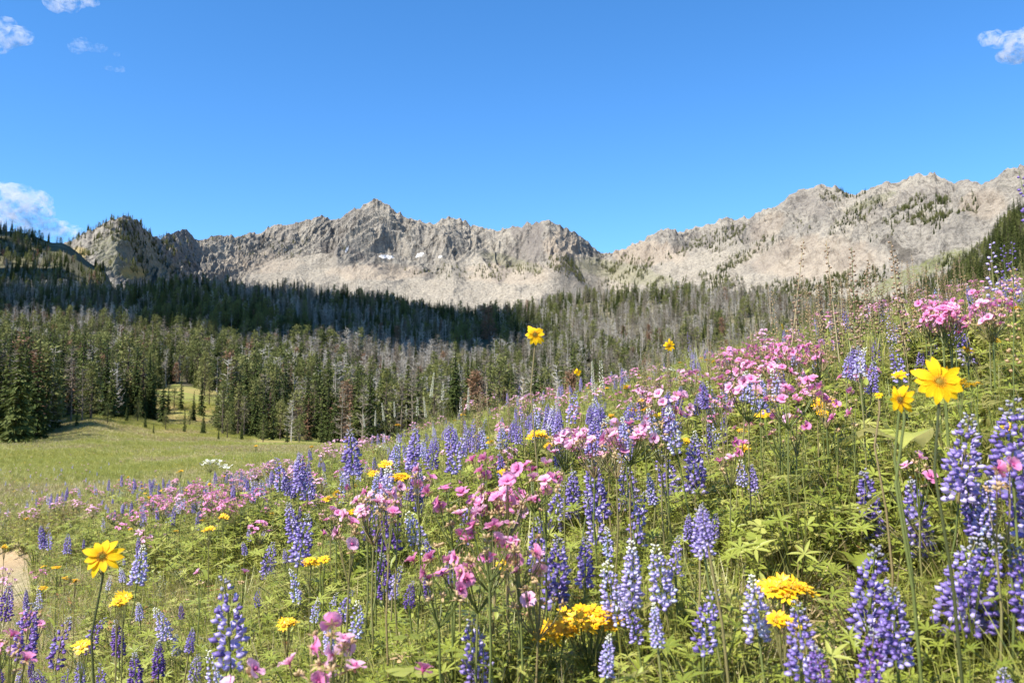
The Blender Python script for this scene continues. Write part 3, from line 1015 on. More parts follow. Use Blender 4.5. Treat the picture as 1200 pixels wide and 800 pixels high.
for a in [(1075, 262, 62, 24, -35, .9), (1010, 250, 40, 12, -30, .35), (940, 268, 45, 10, -32, .5), (860, 320, 50, 16, -35, .6), (760, 318, 90, 16, 8, .7), (1120, 300, 50, 14, -40, .4),
          (905, 285, 30, 12, -30, .3), (140, 285, 66, 34, 10, .45), (690, 318, 50, 14, 15, .8), (560, 318, 90, 10, 0, .15), (300, 290, 120, 14, 0, .06), (960, 335, 120, 14, -10, .5), (985, 228, 40, 8, -10, .25), (1150, 240, 30, 20, -30, .4), (830, 290, 60, 16, -25, .35), (205, 300, 20, 24, 30, .12)]:
    Wm = np.maximum(Wm, patchw(*a))
pn = fbm(Xm.ravel()[cand] / 70, Ym.ravel()[cand] / 70, 99, 3)
vis = (Ym.ravel()[cand] > 1200)
ok = vis & (rg.uniform(0, 1, len(cand)) < Wm * np.clip((pn - .40) * 6, 0, 1) * 1.7)
P = np.stack([Xm.ravel()[cand][ok], Ym.ravel()[cand][ok], Zm.ravel()[cand][ok] - .5], -1)
n = len(P)
msel = rg.choice([0, 1, 2, start[1], start[1] + 1, start[4]], n)
scatter('mountain_trees', P, np.stack([np.zeros(n), np.zeros(n), rg.uniform(0, 6.28, n)], -1), rg.uniform(.6, 1.2, n), msel, protos,
        'scattered small dark conifers dotting the rocky mountain sides', 'trees')
print('TREES', living, dead, int(nr), n)

# ------------------------------------------------------------------ clouds
def cloud_material(dens, size):
    m, nt, out = mat('cloud_vapour')
    n = noise(nt, 2.6 / size, 5, .62, coords(nt), .3)
    f = ramp(nt, n, [(.46, (0, 0, 0)), (.62, (1, 1, 1))])
    v = N(nt, 'ShaderNodeVolumePrincipled', Anisotropy=0.0)
    nt.links.new(mathn(nt, 'MULTIPLY', f, dens), v.inputs['Density'])
    v.inputs['Color'].default_value = (1.0, .96, .97, 1)
    nt.links.new(v.outputs[0], out.inputs['Volume'])
    return m


def puffs(name, spots, dens, label, cat='cloud', group=None, sub=2, material=None):
    """a cloud: one closed lumpy surface per puff in ONE mesh, filled with thin vapour or dense white"""
    import bmesh
    bm = bmesh.new(); bmesh.ops.create_icosphere(bm, subdivisions=sub, radius=1)
    base = np.array([v.co[:] for v in bm.verts]); fc = np.array([[v.index for v in f.verts] for f in bm.faces]); bm.free()
    V = []; F = []; k = 0
    for c, r in spots:
        s = np.random.default_rng(int(abs(c[0]) * 7 + abs(c[2])) % 99999)
        dsp = 1 + (fbm(base[:, 0] * 2 + c[0], base[:, 1] * 2 + base[:, 2] * 2, 7, 3) - .5)[:, None] * .7
        V.append(base * dsp * np.array(r) + np.array(c)); F.append(fc + k); k += len(base)
    me = make_mesh(name, np.concatenate(V), np.concatenate(F), material or cloud_material(dens * 3.2, float(np.mean([r[0] for c, r in spots])) * 2))
    o = link(name, me); tag(o, label, cat, group)
    return o


def sky_cloud(seed, blobs, dist, dens, label):
    """blobs: (px, row, radius in px) seen from the meadow; the cloud has the same depth as width"""
    r_ = random.Random(seed); spots = []
    for px, row, rp, n in blobs:
        for q in range(n):
            a = r_.uniform(0, 6.283); rr = rp * math.sqrt(r_.random())
            d = ray(px + math.cos(a) * rr * 1.0, row + math.sin(a) * rr * .5); D = dist + r_.uniform(-1, 1) * rp / FPX * dist
            s = r_.uniform(.4, .75) * rp / FPX * dist
            spots.append(((d.x * D, d.y * D, EYE + d.z * D), (s * 1.15, s * 1.15, s * .72)))
    return puffs('cloud', spots, dens, label)


sky_cloud(1, [(2, 236, 28, 18), (28, 243, 24, 15), (45, 256, 16, 9), (66, 268, 18, 10), (86, 272, 11, 5), (12, 262, 24, 10)], 5200, .0036, 'low pinkish white cloud behind the dark wooded hill at the left edge')
sky_cloud(2, [(5, 48, 22, 10), (20, 45, 14, 6), (0, 30, 16, 4)], 4600, .0032, 'small bright cloud at the left edge high in the sky')
sky_cloud(3, [(80, -2, 20, 9), (100, 4, 14, 4)], 4600, .003, 'white cloud cut off by the top edge of the sky')
sky_cloud(4, [(92, 52, 12, 6), (112, 58, 10, 4), (134, 80, 9, 4), (140, 62, 6, 2)], 4600, .0014, 'thin broken wisp of cloud right of the small bright cloud')
sky_cloud(5, [(1165, 48, 14, 7), (1185, 58, 18, 12), (1200, 50, 20, 10)], 4800, .0042, 'lone small white cloud above the right end of the mountains')

# the cloud whose shadow lies over the upper forest: high up, to the left of the view
def shadow_cloud():
    m, nt, out = mat('dense_cloud')
    p = N(nt, 'ShaderNodeBsdfPrincipled', Roughness=1.0); p.inputs['Base Color'].default_value = (.9, .9, .92, 1)
    p.inputs['Specular IOR Level'].default_value = 0
    tr = nt.nodes.new('ShaderNodeBsdfTranslucent'); tr.inputs[0].default_value = (.9, .92, .95, 1)
    ms = N(nt, 'ShaderNodeMixShader', Fac=.35)
    nt.links.new(p.outputs[0], ms.inputs[1]); nt.links.new(tr.outputs[0], ms.inputs[2]); nt.links.new(ms.outputs[0], out.inputs[0])
    r_ = random.Random(8); spots = []
    def blob(px, y, rx, ry, z):
        x = (px - 600) / FPX * y
        k = (1500 - z) / SUN_DIR.z
        c = (x + SUN_DIR.x * k, y + SUN_DIR.y * k, 1500 + r_.uniform(-20, 45))
        spots.append((c, (rx, ry, min(rx, ry) * .6)))
    for px in range(-200, 506, 14):
        lo = np.interp(px, [-200, 0, 150, 300, 430, 500, 545], [565, 525, 455, 405, 400, 480, 600])
        hi = 745
        n = max(2, int((hi - lo) / 38))
        for q in range(n):
            y = lo + 22 + (hi - lo - 30) * (q + r_.uniform(.2, .8)) / n
            s = r_.uniform(24, 34)
            blob(px + r_.uniform(-6, 6), y, s, s, 95)
    for q in range(26):                                    # the arm over the left hill
        blob(r_.uniform(-170, 62), r_.uniform(1150, 1260), r_.uniform(40, 60), r_.uniform(30, 44), 260)
    for q in range(12):
        blob(r_.uniform(-170, 50), r_.uniform(790, 1130), r_.uniform(40, 60), r_.uniform(30, 44), 220)
    puffs('cloud', spots, 0, 'broad white cloud overhead to the left whose shadow darkens the upper forest', sub=2, material=m)


shadow_cloud()

# ------------------------------------------------------------------ standing plants on the slope by what the photograph shows
TS = np.geomspace(.7, 60, 900)


def height_h(x, y):
    return float(height(np.array([x]), np.array([y]))[0])


def stand(px, row, H=None, dist=None, tmin=1.1):
    """foot of a plant whose tip is seen at (px, row): either its height H or its distance is known. Returns x, y, ground z, height"""
    d = ray(px, row)
    if dist is not None:
        x, y = d.x * dist, d.y * dist
        g = height_h(x, y)
        return x, y, g, EYE + d.z * dist - g
    z = EYE + d.z * TS; g = height(d.x * TS, d.y * TS); c = z - g
    ok_ = TS > tmin
    below = np.nonzero((c <= H) & ok_)[0]
    i = below[0] if len(below) else int(np.argmin(np.where(ok_ & (TS < 16), c, 1e9)))
    t = TS[i]
    return d.x * t, d.y * t, float(g[i]), float(c[i])


random.seed(21)
UP = Vector((0, 0, 1))


def rnd_dir(tilt_lo, tilt_hi, a=None):
    a = random.uniform(0, 6.283) if a is None else a
    t = random.uniform(tilt_lo, tilt_hi)
    return Vector((math.cos(a) * math.cos(t), math.sin(a) * math.cos(t), math.sin(t)))


# ---- ground cover prototypes
def tuft(n, h, w, mt, spread=.06, bend=.9):
    b = MB()
    for i in range(n):
        a = random.uniform(0, 6.283); r = random.uniform(0, spread)
        d = Vector((math.cos(a) * random.uniform(.05, .55), math.sin(a) * random.uniform(.05, .55), 1))
        side = Vector((-math.sin(a + random.uniform(-.8, .8)), math.cos(a), 0))
        b.strip((math.cos(a) * r, math.sin(a) * r, -.01), d, side, h * random.uniform(.55, 1.1), w * random.uniform(.7, 1.3), random.uniform(.3, 1) * bend, 4, mt if isinstance(mt, int) else random.choice(mt))
    return b


def palmate(b, base, d, rad, n=7, m=0, w=.2, cup=.25):
    """lupine leaf: n leaflets from one point"""
    d = Vector(d).normalized(); s = d.cross(UP)
    if s.length < .1: s = Vector((1, 0, 0))
    s.normalize(); u = s.cross(d)
    nrm = (UP * .8 + d * .4).normalized()
    e1 = s; e2 = nrm.cross(e1).normalized()
    for i in range(n):
        a = -2.5 + 5.0 * i / (n - 1) + random.uniform(-.12, .12) + math.pi / 2
        q = e1 * math.cos(a) + e2 * math.sin(a) * -1 + nrm * cup * random.uniform(.5, 1.4)
        b.leaf(base, q, nrm, rad * random.uniform(.8, 1.1), rad * w, .5, random.uniform(.02, .25), m)


def lupine_bush(n=9, h=.30, mt=(0,), w=.2):
    b = MB()
    for i in range(n):
        d = rnd_dir(.5, 1.4)
        p = d * h * random.uniform(.45, 1.0)
        b.tube([(0, 0, 0), p * .5 + UP * .03, p], [.0022, .0018, .0014], 3, 1)
        palmate(b, p, Vector((d.x, d.y, .25)), random.uniform(.024, .043), random.choice([6, 7, 8]), random.choice(mt), w)
    return b


def herb(n=16, h=.28, mt=(0,), L=.08, w=.28):
    """upright leafy stems"""
    b = MB()
    for s in range(3):
        d = rnd_dir(1.0, 1.5); top = d * h * random.uniform(.7, 1.1)
        b.tube([(0, 0, 0), top * .5, top], [.002, .0016, .001], 3, 1)
        for i in range(n // 3 + 1):
            f = random.uniform(.1, 1)
            q = rnd_dir(-.1, .9)
            b.leaf(top * f, q, UP, L * random.uniform(.6, 1.2) * (1.2 - .6 * f), L * w, .35, random.uniform(0, .4), random.choice(mt))
    return b


def lobed_leaf(b, base, d, nrm, rad, m=0):
    d = Vector(d).normalized(); nrm = Vector(nrm).normalized(); s = d.cross(nrm).normalized(); base = Vector(base)
    for i, (a, L) in enumerate(((-2.0, .7), (-1.05, .92), (0, 1.0), (1.05, .92), (2.0, .7))):
        q = d * math.cos(a) + s * math.sin(a)
        t = nrm.cross(q)
        P = [base, base + q * rad * L * .5 - t * rad * .20 + nrm * rad * .06, base + q * rad * L * .85 - t * rad * .26 * L, base + q * rad * L * 1.0, base + q * rad * L * .85 + t * rad * .26 * L, base + q * rad * L * .5 + t * rad * .20 + nrm * rad * .06]
        b.tri(P, [(0, 1, 5), (1, 2, 5), (2, 4, 5), (2, 3, 4)], m)


def geranium_bush(n=9, h=.26, mt=(0,), red=()):
    b = MB()
    for i in range(n):
        d = rnd_dir(.45, 1.4); p = d * h * random.uniform(.4, 1.0)
        b.tube([(0, 0, 0), p * .55 + UP * .02, p], [.002, .0017, .0012], 3, 1)
        lobed_leaf(b, p, Vector((d.x, d.y, .1)), UP + d * random.uniform(0, .8), random.uniform(.022, .036), random.choice(mt + red))
    return b


def litter(n=26, mt=(0,)):
    b = MB()
    for i in range(n):
        a = random.uniform(0, 6.283); r = random.uniform(0, .14)
        d = rnd_dir(-.1, .7)
        b.strip((math.cos(a) * r, math.sin(a) * r, random.uniform(0, .06)), d, rnd_dir(-.3, .3), random.uniform(.05, .2), random.uniform(.003, .010), random.uniform(-.5, .8), 2, random.choice(mt))
    return b


def stalk(h, mt=0, seed=True, n=3):
    """dry flower stalk with seed pods all the way up"""
    b = MB()
    for s in range(n):
        a = random.uniform(0, 6.283)
        top = Vector((math.cos(a) * h * .1, math.sin(a) * h * .1, h * random.uniform(.75, 1.05)))
        b.tube([(math.cos(a) * .02, math.sin(a) * .02, 0), top * .5, top], [.0022, .0018, .0008], 3, 1)
        if seed:
            for i in range(34):
                f = .42 + .58 * i / 33; q = rnd_dir(.1, 1.0)
                b.blob(top * f + q * .009, q, .008 * (1.25 - .7 * (f - .4)), .0035, mt)
    return b


GL = [M['grass'], M['stem'], M['grassy'], M['straw'], M['leaf'], M['leaf_light'], M['leaf_grey'], M['tan'], M['redleaf'], M['brown']]
# indices:   0          1          2            3           4            5              6              7         8            9
cover = []


def C(kind, b):
    me = b.mesh(kind, GL)
    cover.append((kind, me))


for k in range(4): C('green', tuft(26, .33, .006, (0, 0, 2), .09))
for k in range(3): C('mixed', tuft(24, .30, .006, (0, 2, 3), .10))
for k in range(3): C('dry', tuft(20, .26, .0045, (3, 3, 2), .10))
for k in range(4): C('lupine', lupine_bush(16, .27, (4, 5, 4)))
for k in range(3): C('lupine_light', lupine_bush(15, .24, (5, 5, 4)))
for k in range(3): C('grey', herb(40, .22, (6,), .038, .30))
for k in range(4): C('herb', herb(42, .27, (4, 5), .050, .26))
for k in range(3): C('herb_light', herb(42, .25, (5, 5, 2, 2), .045, .24))
for k in range(3): C('geranium', geranium_bush(15, .25, (4, 5, 4), ()))
for k in range(2): C('geranium_red', geranium_bush(11, .24, (4, 5, 7), (8,)))
for k in range(3): C('litter', litter(40, (3, 7, 3, 9, 2)))
for k in range(3): C('culm', tuft(9, .50, .0032, (2, 3, 0), .05, .45))
kinds = [k for k, _ in cover]
IDX = {}
for i, k in enumerate(kinds): IDX.setdefault(k, []).append(i)

rg2 = np.random.default_rng(404)


def cover_points():
    """sample the slope around and in front of the camera; thinner with distance"""
    n = 560000
    a = rg2.uniform(R(90 - 37), R(90 + 37), n)
    r = np.exp(rg2.uniform(math.log(.75), math.log(30), n))
    x = r * np.cos(a); y = r * np.sin(a)
    # target density per m2
    target = np.interp(r, [.75, 2, 4, 7, 12, 20, 30], [620, 600, 430, 270, 130, 48, 22])
    have = n / (R(74) * math.log(30 / .75)) / r ** 2
    keep = rg2.uniform(0, 1, n) < target / have
    x, y, r = x[keep], y[keep], r[keep]
    crest = 8.2 - .62 * x
    keep = (y < crest + 9) & (sand_mask(x, y) < .35 + rg2.uniform(-.15, .15, len(x)))
    return x[keep], y[keep], r[keep]


cx, cy, cr = cover_points()
cz = height(cx, cy)
cpx = 600 + FPX * cx / cy
m1 = fbm(cx * .8, cy * .8, 201, 3); m2 = fbm(cx * .55 + 9, cy * .55, 203, 3); m3 = fbm(cx * 1.7, cy * 1.7, 207, 2)
uu = rg2.uniform(0, 1, len(cx))
NAMESC = ['green', 'mixed', 'dry', 'lupine', 'lupine_light', 'grey', 'herb', 'herb_light', 'geranium', 'geranium_red', 'litter', 'culm']
W = np.zeros((len(cx), len(NAMESC)))
left = np.clip((420 - cpx) / 300, 0, 1)
W[:, 0] = 1.1 + 1.2 * (m1 > .55) - .3 * left
W[:, 1] = 1.0
W[:, 2] = .9 + 1.2 * (m2 > .57) + 2.4 * left
W[:, 3] = 1.5 * np.clip((m2 < .55) * 1.0, 0, 1) + .2
W[:, 4] = 1.2
W[:, 5] = .10 + 1.1 * (m3 > .66) + 1.2 * left * (m3 > .5)
W[:, 6] = .8 + .8 * (m1 < .45)
W[:, 7] = 1.1
W[:, 8] = .5 + .9 * (m3 < .42)
W[:, 9] = .05 + .5 * (m2 > .58)
W[:, 10] = 1.2 + .9 * (m2 > .60) + 3.2 * left
W[:, 11] = .45 + .3 * (cr > 4)
for q_ in (0, 3, 4, 6, 7, 8): W[:, q_] *= 1 - .5 * left * (cr < 8)
W = np.cumsum(W, 1); W /= W[:, -1:]
pick = (uu[:, None] > W).sum(1)
cidx = np.array([random.choice(IDX[NAMESC[p]]) for p in pick])
cs = rg2.uniform(.65, 1.15, len(cx)) * np.interp(cr, [1, 2, 3, 8, 20], [.70, .82, .95, 1.0, 1.2])
cs *= .75 + .6 * fbm(cx * 1.1, cy * 1.1, 211, 2)
cs *= 1 - .42 * left * (cr < 9)
# keep plants out of the lens
cs = np.where((cr < 1.3) & (np.abs(cx) < 1.0), cs * .85, cs)
crot = np.stack([rg2.normal(0, .16, len(cx)), rg2.normal(0, .16, len(cx)), rg2.uniform(0, 6.28, len(cx))], -1)


def sub_scatter(name, sel, label, cat):
    scatter(name, np.stack([cx, cy, cz], -1)[sel], crot[sel], cs[sel], cidx[sel], [m for _, m in cover], label, cat)


# ---- the valley grass beyond the slope
def valley():
    n = 130000
    pxv = rg2.uniform(-60, 620, n); y = np.exp(rg2.uniform(math.log(14), math.log(190), n))
    pxv[:30000] = rg2.uniform(50, 300, 30000); y[:30000] = rg2.uniform(105, 262, 30000)
    x = (pxv - 600) / FPX * y
    z = height(x, y)
    ok = ((z < -1.2) | (y > 90)) & (sand_mask(x, y) < .4)
    far = (y > 150) & ~(clearing(x, y) > .5)
    ok &= ~far | (pxv < 300)
    x, y, z = x[ok], y[ok], z[ok]; n = len(x)
    b1 = [tuft(34, .34, .012, (0, 0, 2), .36).mesh('valley_tuft', GL), tuft(34, .30, .011, (0, 2, 3), .36).mesh('valley_tuft', GL),
          tuft(34, .26, .010, (2, 3, 9, 2, 9), .36).mesh('valley_tuft', GL), herb(30, .26, (5, 4), .09, .4).mesh('valley_herb', GL)]
    q = fbm(x * .09, y * .045, 303, 3) + rg2.uniform(-.1, .1, n)
    sel = np.where(q < .43, 0, np.where(q < .54, 1, 2)); sel = np.where(rg2.uniform(0, 1, n) < .08 + .25 * (fbm(x * .2, y * .1, 313, 2) > .62), 3, sel)
    s = rg2.uniform(.35, 1.15, n) ** 1.0 * (.6 + .8 * fbm(x * .25, y * .12, 311, 3)) * np.interp(y, [14, 40, 120], [.7, 1.0, 1.5])
    scatter('valley_grass', np.stack([x, y, z], -1), np.stack([np.zeros(n), np.zeros(n), rg2.uniform(0, 6.28, n)], -1), s, sel, b1,
            'short green and reddish brown grass on the flat valley floor', 'grass')


valley()

# ------------------------------------------------------------------ flowers
random.seed(99)


def spike_mesh(kind, L=.15, whorls=13, per=7, wid=1.0, gap=0.0, fade=0.0, mats=None, bend=0.0):
    """lupine flower spike: whorls of pea flowers, each a keel with a raised banner; buds at the tip"""
    b = MB()
    b.tube([(0, 0, -.01), (bend * .36, 0, L * .6), (bend, 0, L)], [.0024, .002, .0008], 4, 3)
    for i in range(whorls):
        t = i / (whorls - 1)
        z = L * (t ** .92)
        r = .0180 * wid * (1 - .70 * t ** 2.6)
        s = 1 - .55 * t ** 1.5
        a0 = random.uniform(0, 6.28)
        for k in range(per):
            if random.random() < gap: continue
            a = a0 + 6.283 * k / per + random.uniform(-.22, .22)
            o = Vector((math.cos(a), math.sin(a), 0)); ax = Vector((bend * t * t, 0, 0))
            zz = z + random.uniform(-.0055, .0055)
            rr = r * random.uniform(.78, 1.25)
            m_ = 2 if t > .86 + random.uniform(-.05, .05) else (1 if random.random() < .22 + fade * (1 - t) else 0)
            d = (o + UP * (.15 + .9 * t + random.uniform(-.35, .45)) + Vector((random.uniform(-.3, .3), random.uniform(-.3, .3), 0))).normalized()
            b.blob(ax + o * rr * .74 + UP * zz, d, .0098 * s, .0052 * s, m_, .0062 * s)
            if m_ != 2:
                c = ax + o * rr * .66 + UP * (zz + .0045 * s); sd = Vector((-math.sin(a), math.cos(a), 0))
                up = (UP + o * .35).normalized()
                w = .0052 * s
                b.tri([c - sd * w * .5, c + sd * w * .5, c + sd * w + up * w * 1.1, c + up * w * 1.9 + o * .001, c - sd * w + up * w * 1.1], [(0, 1, 2), (0, 2, 3), (0, 3, 4)], 1 if random.random() < .55 else m_)
    return b.mesh('flower_spike', mats)


LUP = {
    'blue': [M['violet'], M['violet_pale'], M['bud'], M['stem']],
    'deep': [M['violet_deep'], M['violet'], M['bud'], M['stem']],
    'faded': [M['violet_pale'], M['blue_white'], M['cream'], M['stem']],
}
SPIKES = {}
FEET = []


def lean(x, y, g, H, amount):
    """tilt a plant about its tip: its foot moves instead"""
    from mathutils import Euler
    t = (random.uniform(-amount, amount), random.uniform(-amount, amount)); rz = random.uniform(0, 6.28)
    v = Euler((t[0], t[1], rz)).to_matrix() @ Vector((0, 0, H))
    xx, yy = x - v.x, y - v.y
    if yy < .8: return x, y, g, (0, 0), rz
    return xx, yy, g + H - v.z, t, rz


CLEAR = []      # what stands in plain view: (px, half width, lowest row in view, distance)
for kind, mm in LUP.items():
    SPIKES[kind] = [spike_mesh(kind, whorls=13, per=7, mats=mm, wid=1.25), spike_mesh(kind, whorls=12, per=7, gap=.12, mats=mm, wid=1.4),
                    spike_mesh(kind, whorls=15, per=6, mats=mm, wid=1.05), spike_mesh(kind, whorls=9, per=6, gap=.22, mats=mm, wid=1.3, fade=.5, bend=.02),
                    spike_mesh(kind, whorls=11, per=8, gap=.08, mats=mm, wid=1.55, bend=-.025), spike_mesh(kind, whorls=12, per=6, gap=.3, mats=mm, wid=1.2, fade=.35, bend=.035)]


def stem_mesh():
    b = MB(); b.tube([(0, 0, -.02), (.006, .003, .35), (-.004, 0, .7), (0, 0, 1.0)], [.0032, .0030, .0027, .0024], 5, 0)
    return b.mesh('stem', [M['stem']])


STEM = [stem_mesh()]


def leaf_mesh(fn, mats):
    b = MB(); fn(b); return b.mesh('leaf', mats)


def lleaf(b):
    d = Vector((1, 0, .75)).normalized(); p = d * .075
    b.tube([(0, 0, 0), p * .5, p], [.0016, .0014, .0012], 3, 1)
    palmate(b, p, (1, 0, .3), random.uniform(.027, .040), 8, 0, .2)


LLEAF = [leaf_mesh(lleaf, [M['leaf'], M['stem']]) for _ in range(2)] + [leaf_mesh(lleaf, [M['leaf_light'], M['stem']]) for _ in range(2)]
counts = {'lupine': 0, 'geranium': 0, 'yellow': 0, 'stalk': 0}


def TRS(loc, rz=0, s=(1, 1, 1), tilt=0, lean=0):
    return Matrix.Translation(loc) @ Matrix.Rotation(rz, 4, 'Z') @ Matrix.Rotation(tilt, 4, 'Y') @ Matrix.Diagonal((*s, 1))


def lupine(px, row, spx=None, kind='blue', label='', group=None, H=None, L=None, var=None, full=True, name='lupine'):
    """px, row: tip of the spike. spx: its height in the photograph, from which follows how far away it stands"""
    if spx:
        L = L or .15
        dist = min(max(L * FPX / spx, 1.05), 30)
        x, y, g, Hh = stand(px, row, dist=dist)
        if Hh > .85 or Hh < .26:
            x, y, g, Hh = stand(px, row, H=.78 if Hh > .85 else .30)
            dist = y; L = spx * y / FPX
    else:
        x, y, g, Hh = stand(px, row, H=H)
    s = L / .15
    if y < .8: return None
    v = random.randrange(6) if var is None else var
    st = max(.05, Hh - L)
    x, y, g, tl_, rz_ = lean(x, y, g, Hh, .17)
    FEET.append((x, y, g, st, 3 if full else 2))
    parts = [('flower_spike', SPIKES[kind][v], TRS((0, 0, st), random.uniform(0, 6.28), (s * 1.3, s * 1.3, s))), ('stem', STEM[0], TRS((0, 0, 0), 0, (.85, .85, st + .01)))]
    if full:
        for k in range(random.choice([4, 5])):
            f = random.uniform(.25, .88)
            parts.append(('leaf', random.choice(LLEAF), TRS((0, 0, st * f), random.uniform(0, 6.28), (1.1, 1.1, 1.1))))
    counts['lupine'] += 1
    if spx: CLEAR.append((px, max(7, spx * .24), row + spx * .95, y))
    elif row > 600: CLEAR.append((px, 6, row + L * FPX / y * .8, y))
    return put_thing(name, parts, (x, y, g), rz_, 1, label, 'lupine', group, tl_)


# --- pink geranium
def petal_mesh(w=.0076, L=.0152, mats=None):
    b = MB()
    P = [Vector((0, 0, 0))]
    for t, ww, z in ((.35, .55, .0022), (.72, 1.0, .0038), (.97, .66, .0016)):
        for s in (-1, 0, 1):
            P.append(Vector((L * t + (0 if s else .0004), s * w * ww, z + (.0012 if s else 0))))
    P.append(Vector((L * .97, 0, .0022)))
    F = [(0, 1, 2), (0, 2, 3)]; 
    for i in (1, 4):
        F += [(i, i + 3, i + 4), (i, i + 4, i + 1), (i + 1, i + 4, i + 5), (i + 1, i + 5, i + 2)]
    F += [(7, 10, 8), (8, 10, 9)]
    b.tri(P, F, 0)
    return b


def flower_centre():
    b = MB(); b.blob((0, 0, .003), UP, .006, .0035, 0)
    for k in range(5):
        a = 6.283 * k / 5 + .6
        b.leaf((0, 0, -.001), (math.cos(a), math.sin(a), -.2), UP, .011, .004, .1, 0, 1)
    return b


PET = {k: petal_mesh().mesh('petal', [M[k]]) for k in ('pink', 'pink_pale')}
CENTRE = flower_centre().mesh('flower', [M['magenta'], M['tan']])


def blossom_mesh(k):
    b = MB()
    pb = petal_mesh()
    for q in range(5):
        a = 6.283 * q / 5 + random.uniform(-.1, .1); c, s = math.cos(a), math.sin(a); tl = random.uniform(-.1, .75)
        base = len(b.v)
        for v in pb.v:
            x, y, z = v[0] * math.cos(tl) - v[2] * math.sin(tl), v[1], v[0] * math.sin(tl) + v[2] * math.cos(tl)
            b.v.append((x * c - y * s, x * s + y * c, z))
        b.f += [(f[0] + base, f[1] + base, f[2] + base) for f in pb.f]; b.m += [0] * len(pb.f)
    fc = flower_centre()
    base = len(b.v); b.v += fc.v; b.f += [(f[0] + base, f[1] + base, f[2] + base) for f in fc.f]; b.m += [q + 1 for q in fc.m]
    return b


BLOS = {k: [blossom_mesh(k).mesh('flower', [M[k], M['magenta'], M['tan']]) for _ in range(3)] for k in ('pink', 'pink_pale')}


def gleaf(b):
    d = Vector((1, 0, .6)).normalized(); p = d * .08
    b.tube([(0, 0, 0), p * .5, p], [.0015, .0013, .0011], 3, 1)
    lobed_leaf(b, p, (1, 0, .1), UP, random.uniform(.036, .05), 0)


GLEAF = [leaf_mesh(gleaf, [M['leaf'], M['stem']]), leaf_mesh(gleaf, [M['leaf_light'], M['stem']]), leaf_mesh(gleaf, [M['redleaf'], M['stem']])]


def ger_head(rad, nb, ns):
    """branching top: (stem mesh builder, sepal clusters, blossom spots)"""
    st = MB(); sp = MB(); spots = []
    for i in range(nb + ns):
        a = random.uniform(0, 6.283); r = rad * math.sqrt(random.random())
        p = Vector((math.cos(a) * r, math.sin(a) * r, random.uniform(-.045, .02) - r * .15 + (.0 if i < nb else -.012)))
        base = Vector((0, 0, -.10))
        st.tube([base, (base + p) * .5 + Vector((p.x * .15, p.y * .15, 0)), p], [.0016, .0013, .001], 3, 0)
        if i < nb:
            spots.append((p, a))
        else:
            for q in range(3):
                dd = rnd_dir(-.2, 1.3)
                sp.blob(p + dd * .004, dd, .0066, .0024, 0)
                sp.leaf(p, rnd_dir(-.3, .8), UP, .014, .005, .2, .2, 0)
    return st, sp, spots


GH = []
for rad, nb, ns in ((.05, 5, 6), (.065, 7, 8), (.03, 3, 4), (.08, 12, 9), (.05, 3, 12), (.015, 1, 2), (.06, 8, 6), (.08, 12, 8)):
    st, sp, spots = ger_head(rad, nb, ns)
    far = MB()
    jn = join_mb((st, 2), (sp, 3))
    for p, a in spots:
        bm_ = blossom_mesh('pink'); mt_ = Matrix.Translation(p) @ Matrix.Rotation(a, 4, 'Z') @ Matrix.Rotation(random.uniform(.0, .9), 4, 'Y')
        base = len(jn.v); jn.v += [tuple(mt_ @ Vector(v)) for v in bm_.v]
        jn.f += [(f[0] + base, f[1] + base, f[2] + base) for f in bm_.f]; jn.m += [0 if q == 0 else (1 if q == 1 else 3) for q in bm_.m]
    fars = {k: jn.mesh('flower_head', [M[k], M['magenta'], M['stem'], M['tan']]) for k in ('pink', 'pink_pale')}
    GH.append((st.mesh('branch', [M['stem']]), sp.mesh('sepals', [M['tan']]), spots, fars))


def geranium(px, row, hv=0, kind='pink', label='', group=None, H=None, dist=None, detail=None, s=1.0, name='geranium'):
    if dist:
        x, y, g, Hh = stand(px, row, dist=dist)
        if not .2 < Hh < .8: x, y, g, Hh = stand(px, row, H=.7 if Hh >= .8 else .28)
    else:
        x, y, g, Hh = stand(px, row, H=H)
    if y < .75: return None
    stm, spm, spots, fars = GH[hv]
    st = max(.06, Hh - .01 - .10 * s)
    FEET.append((x, y, g, st + .03, 2))
    parts = [('stem', STEM[0], TRS((0, 0, 0), 0, (.8, .8, st)))]
    top = Matrix.Translation((0, 0, Hh - .01)) @ Matrix.Scale(s, 4)
    detail = detail if detail is not None else (2 if y < 1.9 else (1 if y < 4.2 else 0))
    if detail:
        parts += [('branch', stm, top), ('sepals', spm, top)]
        for p, a in spots:
            # blossoms look up and towards the light, some outward
            mt_ = top @ Matrix.Translation(p) @ Matrix.Rotation(a + random.uniform(-.5, .5), 4, 'Z') @ Matrix.Rotation(random.uniform(.1, 1.5), 4, 'Y')
            k = kind if random.random() < .8 else ('pink_pale' if kind == 'pink' else 'pink')
            if detail == 2:
                subs = [('petal', PET[k], Matrix.Rotation(6.283 * q / 5 + random.uniform(-.12, .12), 4, 'Z') @ Matrix.Rotation(-random.uniform(-.1, .7), 4, 'Y')) for q in range(5)]
                parts.append(('flower', CENTRE, mt_, subs))
            else:
                parts.append(('flower', random.choice(BLOS[k]), mt_))
    else:
        parts.append(('flower_head', fars[kind], top))
    for k in range(3 if detail else 2):
        parts.append(('leaf', GLEAF[random.choice([0, 1])], TRS((0, 0, st * random.uniform(.3, .95)), random.uniform(0, 6.28))))
    counts['geranium'] += 1
    return put_thing(name, parts, (x, y, g), random.uniform(0, 6.28), 1, label, 'geranium', group)


